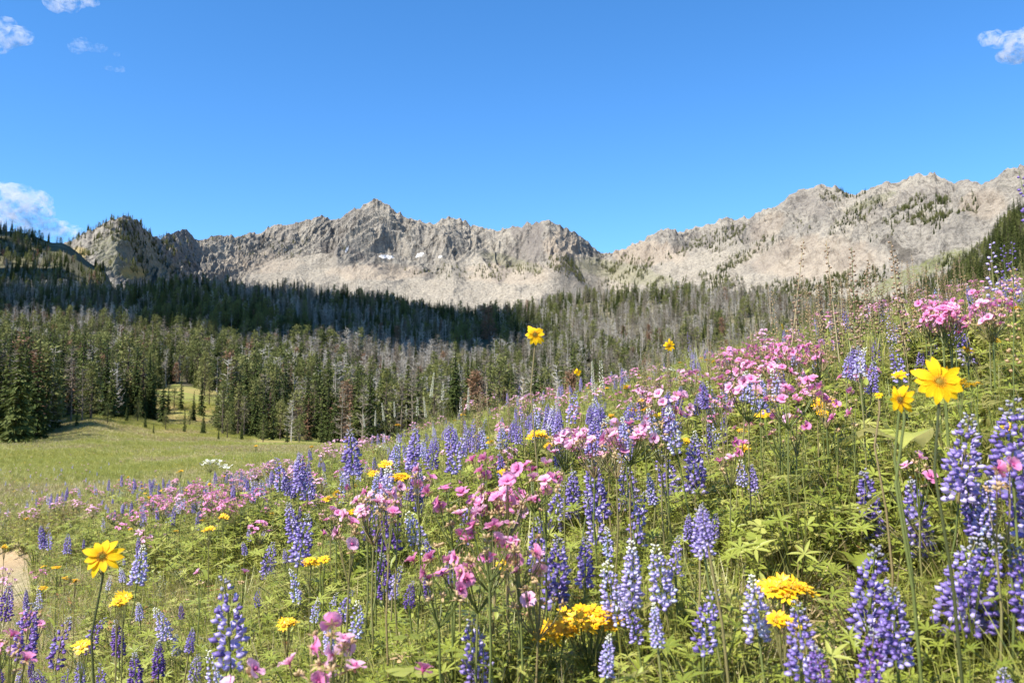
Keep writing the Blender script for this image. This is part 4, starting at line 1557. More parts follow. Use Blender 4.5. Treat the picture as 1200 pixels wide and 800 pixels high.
# --- yellow flowers
def ray_petal(L, w, mat_, jag=True):
    b = MB(); P = []
    prof = [(0, .25), (.22, .72), (.5, 1.0), (.76, .74)]
    for t, ww in prof:
        z = .10 * L * math.sin(t * 2.6) - .10 * L * t * t
        P += [Vector((L * t, -w * ww / 2, z + .06 * w)), Vector((L * t, 0, z - .03 * w)), Vector((L * t, w * ww / 2, z + .06 * w))]
    P += [Vector((L * .93, -w * .17, -.02 * L)), Vector((L * 1.03, 0, -.03 * L)), Vector((L * .91, w * .20, -.02 * L))]
    F = []
    for i in (0, 3, 6, 9):
        F += [(i, i + 3, i + 4), (i, i + 4, i + 1), (i + 1, i + 4, i + 5), (i + 1, i + 5, i + 2)]
    b.tri(P, F, 0)
    return b.mesh('petal', [mat_])


def disc_mesh(r, mats):
    b = MB()
    for i in range(int(60)):
        a = i * 2.39996; q = r * math.sqrt((i + .5) / 60)
        b.blob((math.cos(a) * q, math.sin(a) * q, .12 * r + .22 * r * (1 - (q / r) ** 2)), UP + Vector((math.cos(a), math.sin(a), 0)) * (q / r) * .7, r * .19, r * .085, 0)
    # green cup under the head
    for k in range(14):
        a = 6.283 * k / 14
        b.leaf((math.cos(a) * r * .3, math.sin(a) * r * .3, -.15 * r), (math.cos(a), math.sin(a), -.05), UP, r * 1.25, r * .45, .1, -.12, 1)
    b.blob((0, 0, -.12 * r), UP, r * .35, r * .75, 1)
    return b.mesh('flower_head', mats)


RP = [ray_petal(.031, .0165, M['yellow']), ray_petal(.027, .0160, M['yellow']), ray_petal(.034, .0145, M['yellow'])]
DISC_Y = disc_mesh(.0095, [M['disc'], M['leaf_light']])
DISC_B = disc_mesh(.0105, [M['disc_brown'], M['leaf_light']])


def strap_leaf(b):
    b.strip((0, 0, 0), (1, 0, .7), (0, 1, 0), .15, .024, .9, 5, 0, lambda t: .45 + 1.1 * t * (1 - t) * 2 if t < .9 else .4)


SLEAF = [leaf_mesh(strap_leaf, [M['leaf_light']]), leaf_mesh(strap_leaf, [M['leaf']])]


def sunflower(px, row, rpx, face, label, petals=12, brown=False, dist=None, size=.036, droop=.15, leaves=3, stem_m=None):
    """one tall yellow flower; face = (azimuth from the camera in degrees, elevation of the flower's face)"""
    dist = dist or size * FPX / rpx
    x, y, g, Hh = stand(px, row, dist=dist)
    s = rpx * dist / FPX / .044
    fa = R(-90 + face[0]); fe = R(face[1])
    n = Vector((math.cos(fa) * math.cos(fe), math.sin(fa) * math.cos(fe), math.sin(fe)))
    CLEAR.append((px, rpx, row + rpx * 1.5, dist))
    hm = Matrix.Translation((0, 0, Hh)) @ n.to_track_quat('Z', 'X').to_matrix().to_4x4() @ Matrix.Scale(s, 4)
    subs = []
    for k in range(petals):
        a = 6.283 * k / petals + random.uniform(-.14, .14)
        subs.append(('petal', random.choice(RP), Matrix.Rotation(a, 4, 'Z') @ Matrix.Translation((.006, 0, .0008 * (k % 3))) @ Matrix.Rotation(random.uniform(-.25, .25) + droop, 4, 'Y') @ Matrix.Rotation(random.uniform(-.3, .3), 4, 'X') @ Matrix.Diagonal((random.uniform(.82, 1.08), random.uniform(.85, 1.2), 1, 1))))
    b = MB(); back = Vector((0, 0, Hh)) - n * .008 * s
    b.tube([(0, 0, -.02), (.016, .006, Hh * .3), (.004, -.004, Hh * .55), (-.012, 0, Hh * .8), tuple(back - Vector((0, 0, .03))), tuple(back)], [.0028, .0025, .0022, .002, .0019, .0026], 6, 0)
    sm = b.mesh('stem', [stem_m or M['stem']])
    parts = [('flower_head', DISC_B if brown else DISC_Y, hm, subs), ('stem', sm)]
    for k in range(leaves):
        parts.append(('leaf', random.choice(SLEAF), TRS((0, 0, Hh * (.15 + .5 * k / max(1, leaves))), random.uniform(0, 6.28))))
    return put_thing('sunflower', parts, (x, y, g), 0, 1, label, 'sunflower')


def small_head():
    b = MB(); n = 10
    for k in range(n):
        a = 6.283 * k / n + random.uniform(-.15, .15)
        d = Vector((math.cos(a), math.sin(a), random.uniform(-.05, .35)))
        b.leaf(d * .003, d, UP, .0095 * random.uniform(.85, 1.15), .0044, .15, .1, 0)
    for k in range(7):
        a = k * 2.4; r = .0032 * math.sqrt(k / 7)
        b.blob((math.cos(a) * r, math.sin(a) * r, .0018), UP, .0025, .0016, 1)
    b.blob((0, 0, -.003), UP, .005, .0026, 2)
    return b


SH = [small_head() for _ in range(3)]
SHM = [q.mesh('flower_head', [M['gold'], M['disc'], M['stem']]) for q in SH]
SH_WHITE = [q.mesh('flower_head', [M['cream'], M['cream'], M['stem']]) for q in SH]


def cluster_spots(rad, n, flat=.25):
    return [(Vector((math.cos(i * 2.4 + .3) * rad * math.sqrt((i + .5) / n) * random.uniform(.85, 1.15), math.sin(i * 2.4 + .3) * rad * math.sqrt((i + .5) / n) * random.uniform(.85, 1.15), random.uniform(-flat, flat) * rad - .01 * (i / n))), random.uniform(0, 6.28)) for i in range(n)]


def composite(px, row, rad, n, label, group=None, dist=None, H=None, white=False, name='ragwort', cat='ragwort', s=1.15, single=None):
    """flat-topped cluster of small daisies"""
    if dist:
        x, y, g, Hh = stand(px, row, dist=dist)
        if not .15 < Hh < .85: x, y, g, Hh = stand(px, row, H=.72 if Hh >= .85 else .25)
    else:
        x, y, g, Hh = stand(px, row, H=H)
    if y < .75: return None
    spots = cluster_spots(rad, n)
    b = MB(); base = Vector((0, 0, Hh - .07 - rad * .4))
    b.tube([(0, 0, -.02), base * .5 + Vector((.004, 0, 0)), base], [.0026, .0023, .002], 4, 0)
    for p, a in spots:
        q = p + Vector((0, 0, Hh - .006))
        b.tube([base, base.lerp(q, .5) + Vector((p.x * .15, p.y * .15, 0)), q], [.0013, .001, .0009], 3, 0)
    parts = [('stem', b.mesh('stem', [M['stem']]))]
    HM = SH_WHITE if white else SHM
    single = single if single is not None else y > 4.5
    if single:
        j = MB()
        for p, a in spots:
            src = random.choice(SH); mt_ = Matrix.Translation(p + Vector((0, 0, Hh))) @ Matrix.Rotation(a, 4, 'Z') @ Matrix.Rotation(random.uniform(0, .7), 4, 'Y') @ Matrix.Scale(s, 4)
            bb = len(j.v); j.v += [tuple(mt_ @ Vector(v)) for v in src.v]; j.f += [(f[0] + bb, f[1] + bb, f[2] + bb) for f in src.f]; j.m += src.m
        parts.append(('flower_heads', j.mesh('flower_heads', [M['cream'] if white else M['gold'], M['cream'] if white else M['disc'], M['stem']])))
    else:
        for p, a in spots:
            parts.append(('flower_head', random.choice(HM), Matrix.Translation(p + Vector((0, 0, Hh))) @ Matrix.Rotation(.45, 4, 'X') @ Matrix.Rotation(a, 4, 'Z') @ Matrix.Rotation(random.uniform(0, .5), 4, 'Y') @ Matrix.Scale(s, 4)))
    for k in range(3):
        parts.append(('leaf', random.choice(SLEAF), TRS((0, 0, max(.03, Hh * random.uniform(.1, .6))), random.uniform(0, 6.28), (.7, .7, .7))))
    counts['yellow'] += 1
    return put_thing(name, parts, (x, y, g), 0, 1, label, cat, group)


# --- white flower spikes, dry stalks, tall purple spikes
def simple_spike(L, n, r, size, mats, open_=0.0):
    b = MB(); b.tube([(0, 0, -.01), (0, 0, L)], [.002, .0008], 4, 1)
    for i in range(n):
        t = i / n; a = i * 2.4
        if random.random() < open_: continue
        o = Vector((math.cos(a), math.sin(a), random.uniform(-.2, .5)))
        b.blob(o * r * (1 - .6 * t) + UP * (L * t), o + UP * .2, size * (1 - .4 * t), size * .62 * (1 - .4 * t), 0)
    return b.mesh('flower_spike', mats)


WSP = [simple_spike(.20, 84, .010, .0062, [M['cream'], M['stem']]), simple_spike(.17, 60, .012, .0065, [M['cream'], M['stem']], .25)]
DSP = [simple_spike(.26, 52, .011, .0075, [M['brown'], M['stem']], .15), simple_spike(.22, 40, .012, .007, [M['tan'], M['stem']], .25), simple_spike(.30, 46, .010, .0075, [M['brown'], M['straw']], .3)]
PSP = [simple_spike(.26, 44, .017, .0095, [M['violet'], M['stem']], .35), simple_spike(.2, 36, .017, .010, [M['violet_pale'], M['stem']], .3)]


def spiky(px, row, mesh, L, label, cat, name, group=None, H=None, dist=None, s=1.0, leaf=True, stemm=None):
    if dist: x, y, g, Hh = stand(px, row, dist=dist)
    else: x, y, g, Hh = stand(px, row, H=H, tmin=3.8)
    st = max(.05, Hh - L * s)
    x, y, g, tl_, rz_ = lean(x, y, g, Hh, .12)
    FEET.append((x, y, g, min(st, .42), 1))
    parts = [('seed_head' if cat == 'dry stalk' else 'flower_spike', mesh, TRS((0, 0, st), random.uniform(0, 6.28), (s, s, s))), ('stem', stemm or STEM[0], TRS((0, 0, 0), 0, (.6, .6, st + .01)))]
    if leaf:
        for k in range(3): parts.append(('leaf', random.choice(SLEAF), TRS((0, 0, st * random.uniform(.1, .7)), random.uniform(0, 6.28), (.6, .6, .6))))
    counts['stalk'] += 1
    return put_thing(name, parts, (x, y, g), rz_, 1, label, cat, group, tl_)


# ================================================================== the flowers one can point to
sunflower(120, 652, 27, (8, 28), 'tall yellow sunflower on a dark bare stem at the lower left, near the sand', 11, True, leaves=2, stem_m=M['stem_dark'], droop=.05)
sunflower(1101, 447, 35, (-6, 22), 'largest yellow sunflower, wide open, on the right part of the slope', 13, False, leaves=3, size=.040, stem_m=M['stem_dark'])
sunflower(1056, 468, 22, (-62, -8), 'drooping sunflower seen from the side, touching the left of the largest one', 11, True, dist=1.22, leaves=2, droop=.35)
sunflower(1054, 441, 13, (-35, 55), 'small half-open sunflower just above the drooping one', 9, False, dist=1.30, leaves=1, droop=-.3)
sunflower(627, 392, 15.5, (4, 10), 'lone sunflower held high against the grey forest, mid picture', 12, True, leaves=2)
sunflower(784, 405, 9.5, (12, 12), 'small sunflower against the forest, right of the lone high one', 9, True, leaves=2)
sunflower(677, 436, 6.5, (20, 10), 'tiny sunflower between the lone high one and the white stalks', 10, False, leaves=1)
sunflower(917, 383, 6, (70, 15), 'tiny sunflower seen edge-on at the crest of the slope', 9, False, leaves=1)
sunflower(1030, 463, 6, (-30, 40), 'small yellow bloom at the left of the drooping sunflower', 8, False, dist=1.7, leaves=0)

COMP = [
    (690, 722, .045, 15, 1.62, 'largest golden ragwort cluster, low in the middle below the pale lupines'),
    (650, 738, .026, 7, 1.60, 'golden ragwort cluster touching the left side of the largest cluster'),
    (912, 684, .026, 8, 1.9, 'golden ragwort cluster beside the big pale-green leaf, upper of two'),
    (942, 688, .014, 4, 1.95, 'small ragwort sprig at the right end of the upper cluster by the big leaf'),
    (917, 724, .018, 5, 1.75, 'golden ragwort cluster by the big leaf, lower of two'),
    (363, 656, .018, 5, 2.5, 'golden ragwort cluster under the fat lupine of the lower left middle'),
    (379, 654, .012, 3, 2.5, 'small ragwort sprig on the right of the cluster under the fat lupine'),
    (337, 728, .020, 6, 2.0, 'round golden ragwort cluster alone in the grass, lower left middle'),
    (452, 543, .022, 7, 4.0, 'ragwort cluster left of the pink blooms in the middle, upper of three'),
    (438, 553, .02, 6, 3.7, 'ragwort cluster left of the pink blooms in the middle, leftmost of three'),
    (470, 557, .026, 9, 3.4, 'ragwort cluster left of the pink blooms in the middle, broadest of three'),
    (735, 453, .020, 7, 5.2, 'ragwort cluster in front of the purple drift near the crest'),
    (717, 487, .016, 5, 4.6, 'small ragwort tuft below the purple drift near the crest'),
    (630, 508, .03, 10, 3.6, 'wide ragwort cluster just under the thick lupine drift in the middle'),
    (643, 521, .014, 5, 3.4, 'small ragwort cluster hanging below the wide one in the middle'),
    (968, 470, .026, 9, 2.5, 'broad ragwort cluster left of the drooping sunflower'),
    (964, 484, .012, 3, 2.4, 'single ragwort bloom right under the broad cluster by the drooping sunflower'),
    (893, 484, .02, 6, 2.8, 'ragwort cluster left of the round pink geranium on the right half'),
    (872, 524, .012, 3, 2.3, 'small ragwort sprig touching the pink geranium near the right middle'),
    (1134, 409, .012, 3, 2.9, 'yellow bloom below the tallest lupine on the upper right slope'),
    (1164, 398, .014, 4, 3.2, 'small yellow cluster at the upper right edge below the pink drift'),
    (1190, 360, .016, 5, 3.8, 'yellow cluster at the very right edge beside the pink drift'),
    (145, 697, .012, 3, 1.9, 'orange-yellow ragwort sprig right of the dark stem at lower left'),
    (138, 704, .010, 3, 1.85, 'lower orange-yellow ragwort sprig right of the dark stem'),
    (96, 755, .012, 3, 1.7, 'flat yellow bloom between purple lupines at the bottom left'),
    (245, 618, .02, 5, 3.6, 'yellow ragwort pair above the purple spike of the left middle'),
    (262, 604, .02, 6, 4.2, 'yellow ragwort cluster under the strong pink patch on the left'),
    (176, 582, .02, 6, 7.5, 'yellow cluster in the far pink band on the left'),
    (212, 551, .02, 6, 9.0, 'yellow cluster above the far pink band, near the valley grass'),
    (31, 607, .02, 5, 8.0, 'yellow speck of ragwort at the far left of the pink band'),
    (300, 522, .02, 6, 11, 'yellow cluster on the far rim of the flower slope by the valley grass'),
    (466, 497, .018, 5, 7.0, 'yellow bloom under the white flower spikes'),
    (365, 523, .018, 5, 9.0, 'yellow bloom at the left end of the crest, by the dark spruces'),
    (590, 660, .012, 3, 1.9, 'little yellow sprig among the middle pink geraniums'),
    (588, 552, .012, 3, 3.0, 'yellow sprig between the two rows of middle pink blooms'),
    (1180, 500, .010, 3, 2.0, 'yellow sprig behind the lupines at the right edge'),
    (5, 640, .012, 4, 4.6, 'yellow sprig near the sand at the left edge'),
    (805, 515, .010, 3, 3.2, 'small orange-yellow bloom right of the tall pointed lupine'),
    (1075, 560, .010, 3, 2.1, 'yellow sprig in dry grass above the lupine pair on the right'),
]
for px, row, rad, n, d, lab in COMP:
    CLEAR.append((px, rad * FPX / d, row + 16, d))
    composite(px, row, rad * (1.1 if rad > .02 else .95), int(n * (1.9 if n > 6 else 1.3)) + 1, lab, dist=d, s=1.45 if rad > .02 else 1.15)
composite(247, 541, .11, 30, 'broad flat cream-white umbel on the far rim of the left slope', dist=9.5, white=True, name='yarrow', cat='yarrow', s=1.6, single=True)
composite(264, 546, .07, 16, 'smaller cream-white umbel right of the broad one on the left rim', dist=9.2, white=True, name='yarrow', cat='yarrow', s=1.6, single=True)
composite(785, 432, .035, 12, 'flat white umbel below the small sunflower right of centre', dist=5, white=True, name='yarrow', cat='yarrow', s=1.0, single=True)
composite(448, 523, .05, 12, 'low white umbel half hidden among far purple lupines', dist=6, white=True, name='yarrow', cat='yarrow', s=1.0, single=True)

LUPS = [
    # px, row of the tip, height of the spike in px, kind, label
    (271, 676, 96, 'blue', 'tall fat purple lupine with a pinkish tip standing alone at lower left'),
    (248, 765, 44, 'faded', 'cut-off pale lupine at the foot of the tall fat one, bottom edge'),
    (32, 712, 56, 'deep', 'reddish purple lupine leftmost of the pair at bottom left'),
    (66, 726, 50, 'deep', 'reddish purple lupine right of the pair at bottom left, leaning right'),
    (10, 688, 34, 'deep', 'small purple lupine under the sand patch at the left edge'),
    (112, 722, 38, 'deep', 'purple lupine directly behind the sunflower stem'),
    (136, 728, 36, 'deep', 'purple lupine just right of the sunflower stem'),
    (186, 752, 36, 'deep', 'bushy dark purple lupine at the bottom, right of the sunflower stem'),
    (158, 766, 40, 'deep', 'dark purple lupine leaning at the bottom edge left of the bushy one'),
    (190, 712, 34, 'faded', 'thin reddish lupine above the bushy dark one'),
    (168, 640, 42, 'faded', 'slender greyish lupine in silvery leaves right of the yellow sunflower'),
    (48, 616, 24, 'blue', 'small blue lupine in the left middle, near the dark green herbs'),
    (56, 622, 20, 'blue', 'tiny blue lupine beside another in the left middle'),
    (80, 626, 20, 'blue', 'small blue lupine right of the tiny pair in the left middle'),
    (338, 590, 40, 'blue', 'violet lupine, highest of the group in the lower left middle'),
    (360, 604, 52, 'blue', 'fat violet lupine above the yellow cluster, lower left middle'),
    (312, 638, 36, 'blue', 'narrow violet lupine left of the fat one over the yellow cluster'),
    (307, 620, 14, 'faded', 'tiny pale lupine tip above the narrow violet one'),
    (350, 668, 34, 'faded', 'pale violet lupine directly below the yellow cluster'),
    (370, 702, 24, 'faded', 'short pale lupine below and right of the yellow cluster'),
    (300, 690, 18, 'deep', 'small dark lupine remnant under the narrow violet one'),
    (452, 576, 62, 'deep', 'deep purple lupine, right of the tight pair left of centre'),
    (434, 580, 48, 'deep', 'deep purple lupine, left of the tight pair left of centre'),
    (448, 650, 46, 'deep', 'dark purple lupine below the tight pair left of centre'),
    (463, 662, 34, 'blue', 'violet lupine bending right below the tight pair'),
    (484, 600, 46, 'faded', 'thin fading lupine right of the tight purple pair'),
    (492, 544, 40, 'deep', 'dim lupine behind the middle pink blooms, left side'),
    (405, 692, 30, 'blue', 'violet lupine left of the pale leaning one in the lower middle'),
    (424, 704, 38, 'faded', 'pale violet leaning lupine above the pink blooms at the bottom'),
    (478, 682, 26, 'deep', 'small dark purple lupine left of the middle pink geraniums'),
    (551, 587, 46, 'deep', 'deep purple lupine standing over the middle pink geraniums'),
    (528, 646, 34, 'deep', 'purple lupine lying among the middle pink geranium blooms'),
    (553, 728, 80, 'blue', 'large bluish lupine with loose whorls cut by the bottom edge'),
    (630, 608, 56, 'blue', 'left lupine of the dense blue clump at centre right'),
    (648, 566, 50, 'blue', 'upper left lupine of the dense blue clump at centre right'),
    (655, 630, 74, 'blue', 'tallest lupine of the dense blue clump, reaching down to the gold cluster'),
    (672, 552, 50, 'blue', 'blue lupine behind the dense clump, left of the twin behind it'),
    (693, 540, 62, 'blue', 'broad blue lupine at the top of the dense clump'),
    (701, 580, 50, 'blue', 'blue lupine right in the middle of the dense clump'),
    (686, 630, 50, 'blue', 'blue lupine on the right flank of the dense clump'),
    (715, 618, 34, 'faded', 'thin grey-violet lupine between the clump and its right neighbour'),
    (742, 545, 50, 'blue', 'upper of two stacked violet lupines right of the dense clump'),
    (747, 578, 54, 'blue', 'lower of two stacked violet lupines right of the dense clump'),
    (785, 530, 54, 'blue', 'pointed violet lupine right of the two stacked ones'),
    (813, 512, 60, 'blue', 'tall violet lupine with a long grey bud tip right of centre'),
    (760, 556, 32, 'faded', 'dull lupine between the stacked and the pointed one'),
    (716, 664, 60, 'faded', 'pale fading lupine with whitish lower flowers, left of its group'),
    (740, 636, 66, 'faded', 'pale lavender lupine with bluish white lower whorls'),
    (768, 640, 66, 'faded', 'pale lavender lupine tallest of the fading group'),
    (790, 628, 40, 'blue', 'small violet lupine over the right of the fading group'),
    (714, 744, 42, 'faded', 'small pale lupine right below the largest gold cluster'),
    (822, 688, 66, 'blue', 'light violet lupine alone in green leaves below centre right'),
    (882, 676, 66, 'faded', 'whitish violet lupine left of the gold clusters by the big leaf'),
    (944, 712, 72, 'blue', 'violet lupine right of the lower gold cluster by the big leaf'),
    (955, 756, 50, 'deep', 'purple lupine at the bottom edge right of the lower gold cluster'),
    (1012, 552, 74, 'blue', 'violet lupine on the left of two above the big leaf'),
    (1068, 562, 80, 'blue', 'darker violet lupine on the right of two above the big leaf'),
    (1026, 642, 92, 'blue', 'long violet lupine in the column over the bottom right'),
    (1046, 690, 80, 'blue', 'violet lupine right of the long column at bottom right'),
    (1024, 738, 70, 'deep', 'reddish purple lupine at the foot of the long column, bottom edge'),
    (1118, 632, 100, 'blue', 'left half of the broad twin lupine at the bottom right'),
    (1141, 628, 104, 'blue', 'right half of the broad twin lupine at the bottom right'),
    (1190, 640, 84, 'blue', 'large violet lupine at the right edge beside the broad twin'),
    (1136, 488, 92, 'blue', 'tall lupine on the left of the big right-edge group'),
    (1132, 560, 60, 'blue', 'shorter lupine below the left one of the right-edge group'),
    (1176, 474, 100, 'blue', 'tallest lupine at the right edge of the picture'),
    (1192, 520, 96, 'blue', 'large lupine cut by the right edge'),
    (1160, 560, 60, 'faded', 'grey-green fading lupine inside the right-edge group'),
    (1176, 784, 60, 'blue', 'lupine tip poking up at the bottom right corner'),
    (880, 544, 32, 'blue', 'small violet lupine leaning in the grass right of centre'),
    (868, 540, 28, 'faded', 'pale small lupine leaning against another right of centre'),
    (849, 436, 38, 'blue', 'blue lupine between pink blooms, right of centre'),
    (840, 462, 26, 'blue', 'short blue lupine left of the one between pink blooms'),
    (1068, 375, 26, 'blue', 'lupine on the upper right slope, left of the tallest there'),
    (1052, 380, 22, 'blue', 'slim lupine leftmost of the upper right trio'),
    (1125, 383, 42, 'blue', 'tallest lupine on the upper right slope below the pink drift'),
    (1095, 400, 28, 'blue', 'lupine standing low right above the largest sunflower'),
    (1080, 410, 24, 'blue', 'short lupine left of the one above the largest sunflower'),
    (1025, 396, 26, 'deep', 'dark rounded lupine on the upper slope left of the trio'),
    (981, 392, 18, 'deep', 'dark small lupine at the right end of the long pink drift'),
    (410, 505, 48, 'blue', 'hidden violet lupine in the mid-left drift'),
    (488, 502, 44, 'blue', 'tallest lupine in the drift left of the thick middle drift'),
    (506, 515, 32, 'blue', 'lupine right of the tallest in the drift left of the thick one'),
    (528, 496, 34, 'blue', 'bluish lupine on the left side of the thick middle drift'),
    (536, 506, 44, 'blue', 'long bluish lupine leftmost in front of the thick middle drift'),
    (463, 518, 26, 'faded', 'faint lupine at the left of the mid-left drift'),
    (674, 459, 34, 'blue', 'lone slim lupine near the crest right of the thick drift'),
    (334, 538, 32, 'blue', 'lupine on the left side of the far-left lupine drift'),
    (352, 534, 40, 'blue', 'tallest lupine of the far-left lupine drift'),
    (362, 548, 34, 'blue', 'right lupine of the far-left lupine drift'),
]
for px, row, sp, kind, lab in LUPS:
    lupine(px, row, sp * 1.06, kind, lab)

GERS = [
    # px, row, head variant, kind, distance, label
    (625, 534, 1, 'pink', 1.75, 'wide pink geranium with open blooms in the very middle, upper'),
    (575, 538, 0, 'pink', 1.8, 'pink geranium on the left of the two upper middle ones'),
    (596, 560, 0, 'pink', 1.65, 'pink geranium below the upper pair, its blooms facing out'),
    (640, 566, 2, 'pink', 1.7, 'small pink geranium on the right below the upper middle pair'),
    (492, 552, 2, 'pink', 1.9, 'pink geranium by the deep purple pair, left of the middle'),
    (466, 572, 2, 'pink', 1.9, 'pink blooms touching the tip of the tight purple pair'),
    (540, 580, 5, 'pink', 1.7, 'two lone pink blooms between purple lupines, middle'),
    (575, 618, 0, 'pink', 1.5, 'pink geranium cluster with tan sepals, below centre, upper right'),
    (560, 640, 1, 'pink', 1.5, 'broad pink geranium cluster below centre'),
    (610, 636, 2, 'pink', 1.5, 'small pink geranium at the right end of the cluster below centre'),
    (515, 655, 0, 'pink', 1.45, 'darker pink geranium at the left end of the cluster below centre'),
    (530, 632, 4, 'pink', 1.6, 'mostly tan seed-bearing geranium behind the cluster below centre'),
    (630, 672, 4, 'pink_pale', 1.5, 'tan geranium gone to seed, right below the cluster'),
    (738, 490, 3, 'pink_pale', 2.1, 'rounded pale pink geranium right of centre'),
    (722, 506, 0, 'pink_pale', 2.1, 'pale pink geranium at the left foot of the rounded one'),
    (775, 492, 4, 'pink_pale', 2.2, 'fading pale pink geranium right of the rounded one'),
    (855, 518, 0, 'pink', 2.1, 'bright pink geranium with a yellow sprig at its right'),
    (932, 484, 2, 'pink', 2.2, 'round magenta-pink geranium right of centre, above bare stems'),
    (915, 490, 4, 'pink', 2.3, 'tan and pink geranium left of the round magenta one'),
    (980, 492, 5, 'pink', 2.2, 'lone pink bloom right of the round magenta geranium'),
    (1000, 486, 5, 'pink', 2.2, 'lone pink bloom left of the drooping sunflower'),
    (846, 468, 2, 'pink', 2.6, 'pink geranium at the foot of the blue lupine between pink blooms'),
    (850, 443, 0, 'pink', 3.0, 'pink geranium topping the blue lupine between pink blooms'),
    (823, 460, 2, 'pink', 3.0, 'magenta geranium left of the blue lupine between pink blooms'),
    (998, 460, 5, 'pink', 2.6, 'lone pink bloom above the broad ragwort cluster'),
    (912, 455, 5, 'pink', 3.0, 'single pink bloom in green leaves below the long pink drift'),
    (1075, 538, 2, 'pink_pale', 1.7, 'small pale pink geranium left of the right-edge lupines'),
    (1178, 548, 5, 'pink', 1.3, 'bright pink bloom among the right-edge lupines'),
    (1163, 552, 5, 'pink', 1.3, 'pink bloom low among the right-edge lupines'),
    (390, 734, 2, 'pink_pale', 1.12, 'blurred pale pink geranium near the bottom, upper one'),
    (362, 762, 2, 'pink', 1.08, 'blurred pink geranium near the bottom, left one'),
    (394, 770, 2, 'pink_pale', 1.05, 'blurred pale pink geranium near the bottom, right one'),
    (292, 788, 2, 'pink_pale', 1.05, 'blurred pink geranium cut by the bottom edge'),
    (10, 748, 2, 'pink', 1.35, 'pink geranium cut by the left edge at the bottom'),
    (235, 672, 5, 'pink_pale', 2.6, 'single pale pink bloom in green herbs, left'),
    (284, 672, 5, 'pink_pale', 2.7, 'single whitish pink bloom left of the narrow violet lupine'),
    (494, 792, 5, 'pink', 1.1, 'single pink bud at the bottom edge, left of the bluish lupine'),
    (388, 598, 5, 'pink', 3.0, 'lone pink bloom right of the violet lupines, left middle'),
    (376, 627, 5, 'pink_pale', 2.6, 'faint pink bloom at the right side of the fat violet lupine'),
    (410, 572, 5, 'pink', 3.4, 'tiny pink bloom left of the tight purple pair'),
]
for px, row, hv, kind, d, lab in GERS:
    CLEAR.append((px, 22 if hv != 5 else 8, row + 26 / d + 14, d))
    geranium(px, row, hv, kind, lab, dist=d)

# ================================================================== drifts: many alike, told apart only by the drift they stand in
def hides(px, row, H):
    """would a plant of that height, its tip seen here, stand in front of one that can be pointed to?"""
    x, y, g, Hh = stand(px, row, H=H)
    for c, hw, low, d in CLEAR:
        if y < d - .03 and abs(px - c) < hw + 7 and row < low: return True
    return False


def drift(n, cx, cy, rx, ry, tilt=0):
    k = 0
    for _ in range(n * 6):
        if k >= n: return
        a = random.uniform(0, 6.283); r = math.sqrt(random.random()); c, s = math.cos(R(tilt)), math.sin(R(tilt))
        u, v = math.cos(a) * r * rx, math.sin(a) * r * ry
        if hides(cx + u * c - v * s, cy + u * s + v * c, .42): continue
        k += 1
        yield cx + u * c - v * s, cy + u * s + v * c


CLEAR.append((14, 30, 700, 10.5))
LD = [
    (12, 60, 770, 70, 26, 0, 'deep', 'small purple lupine in dry grass at the bottom left'),
    (8, 190, 740, 60, 40, 0, 'deep', 'small purple lupine between the sunflower stem and the tall fat lupine'),
    (8, 330, 640, 50, 40, 0, 'blue', 'small lupine around the fat violet one of the lower left middle'),
    (8, 380, 700, 60, 30, 0, 'faded', 'small pale lupine in the lower middle left'),
    (8, 470, 640, 40, 50, 0, 'deep', 'small dark purple lupine beside the tight purple pair'),
    (7, 780, 600, 60, 30, 0, 'blue', 'short lupine right of the two stacked violet ones'),
    (6, 1060, 640, 50, 40, 0, 'blue', 'short lupine between the long column and the broad twin'),
    (24, 622, 484, 40, 13, -4, 'blue', 'blue-violet lupine in the thick drift below the crest, middle of the picture'),
    (18, 725, 478, 40, 20, -12, 'blue', 'lupine in the purple drift near the crest behind the small yellow clusters'),
    (12, 560, 498, 34, 12, -10, 'blue', 'lupine in the loose row left of the thick middle drift'),
    (16, 490, 515, 44, 15, -12, 'blue', 'lupine in the drift below the white flower spikes'),
    (16, 348, 545, 34, 16, -20, 'blue', 'small lupine in the far-left drift where the slope meets the valley'),
    (16, 300, 560, 36, 8, -8, 'blue', 'small bluish lupine in the hazy patch behind the strong pink patch'),
    (10, 132, 592, 20, 10, 0, 'blue', 'small lupine in the far pink band on the left'),
    (9, 70, 622, 44, 14, 0, 'faded', 'tiny pale lupine scattered near the dark green herbs at left'),
    (8, 205, 590, 60, 16, -6, 'blue', 'tiny lupine among pink blooms of the left band'),
    (8, 430, 545, 34, 16, 0, 'faded', 'thin fading lupine left of the three yellow clusters'),
    (8, 800, 462, 50, 16, -16, 'blue', 'small lupine on the crest side of the pale pink geraniums'),
    (8, 900, 425, 60, 14, -14, 'faded', 'small faded lupine mixed into the long pink drift'),
    (8, 1060, 395, 70, 22, -16, 'blue', 'small lupine on the upper right slope among green leaves'),
    (8, 690, 600, 70, 26, 0, 'blue', 'short lupine in the shade of the dense blue clump'),
    (7, 745, 700, 40, 26, 0, 'faded', 'short whitish lupine at the foot of the fading group'),
    (6, 1150, 560, 40, 40, 0, 'blue', 'short lupine tucked into the right-edge group'),
    (5, 155, 665, 34, 20, 0, 'faded', 'thin grey lupine in silvery leaves behind the tall sunflower'),
]
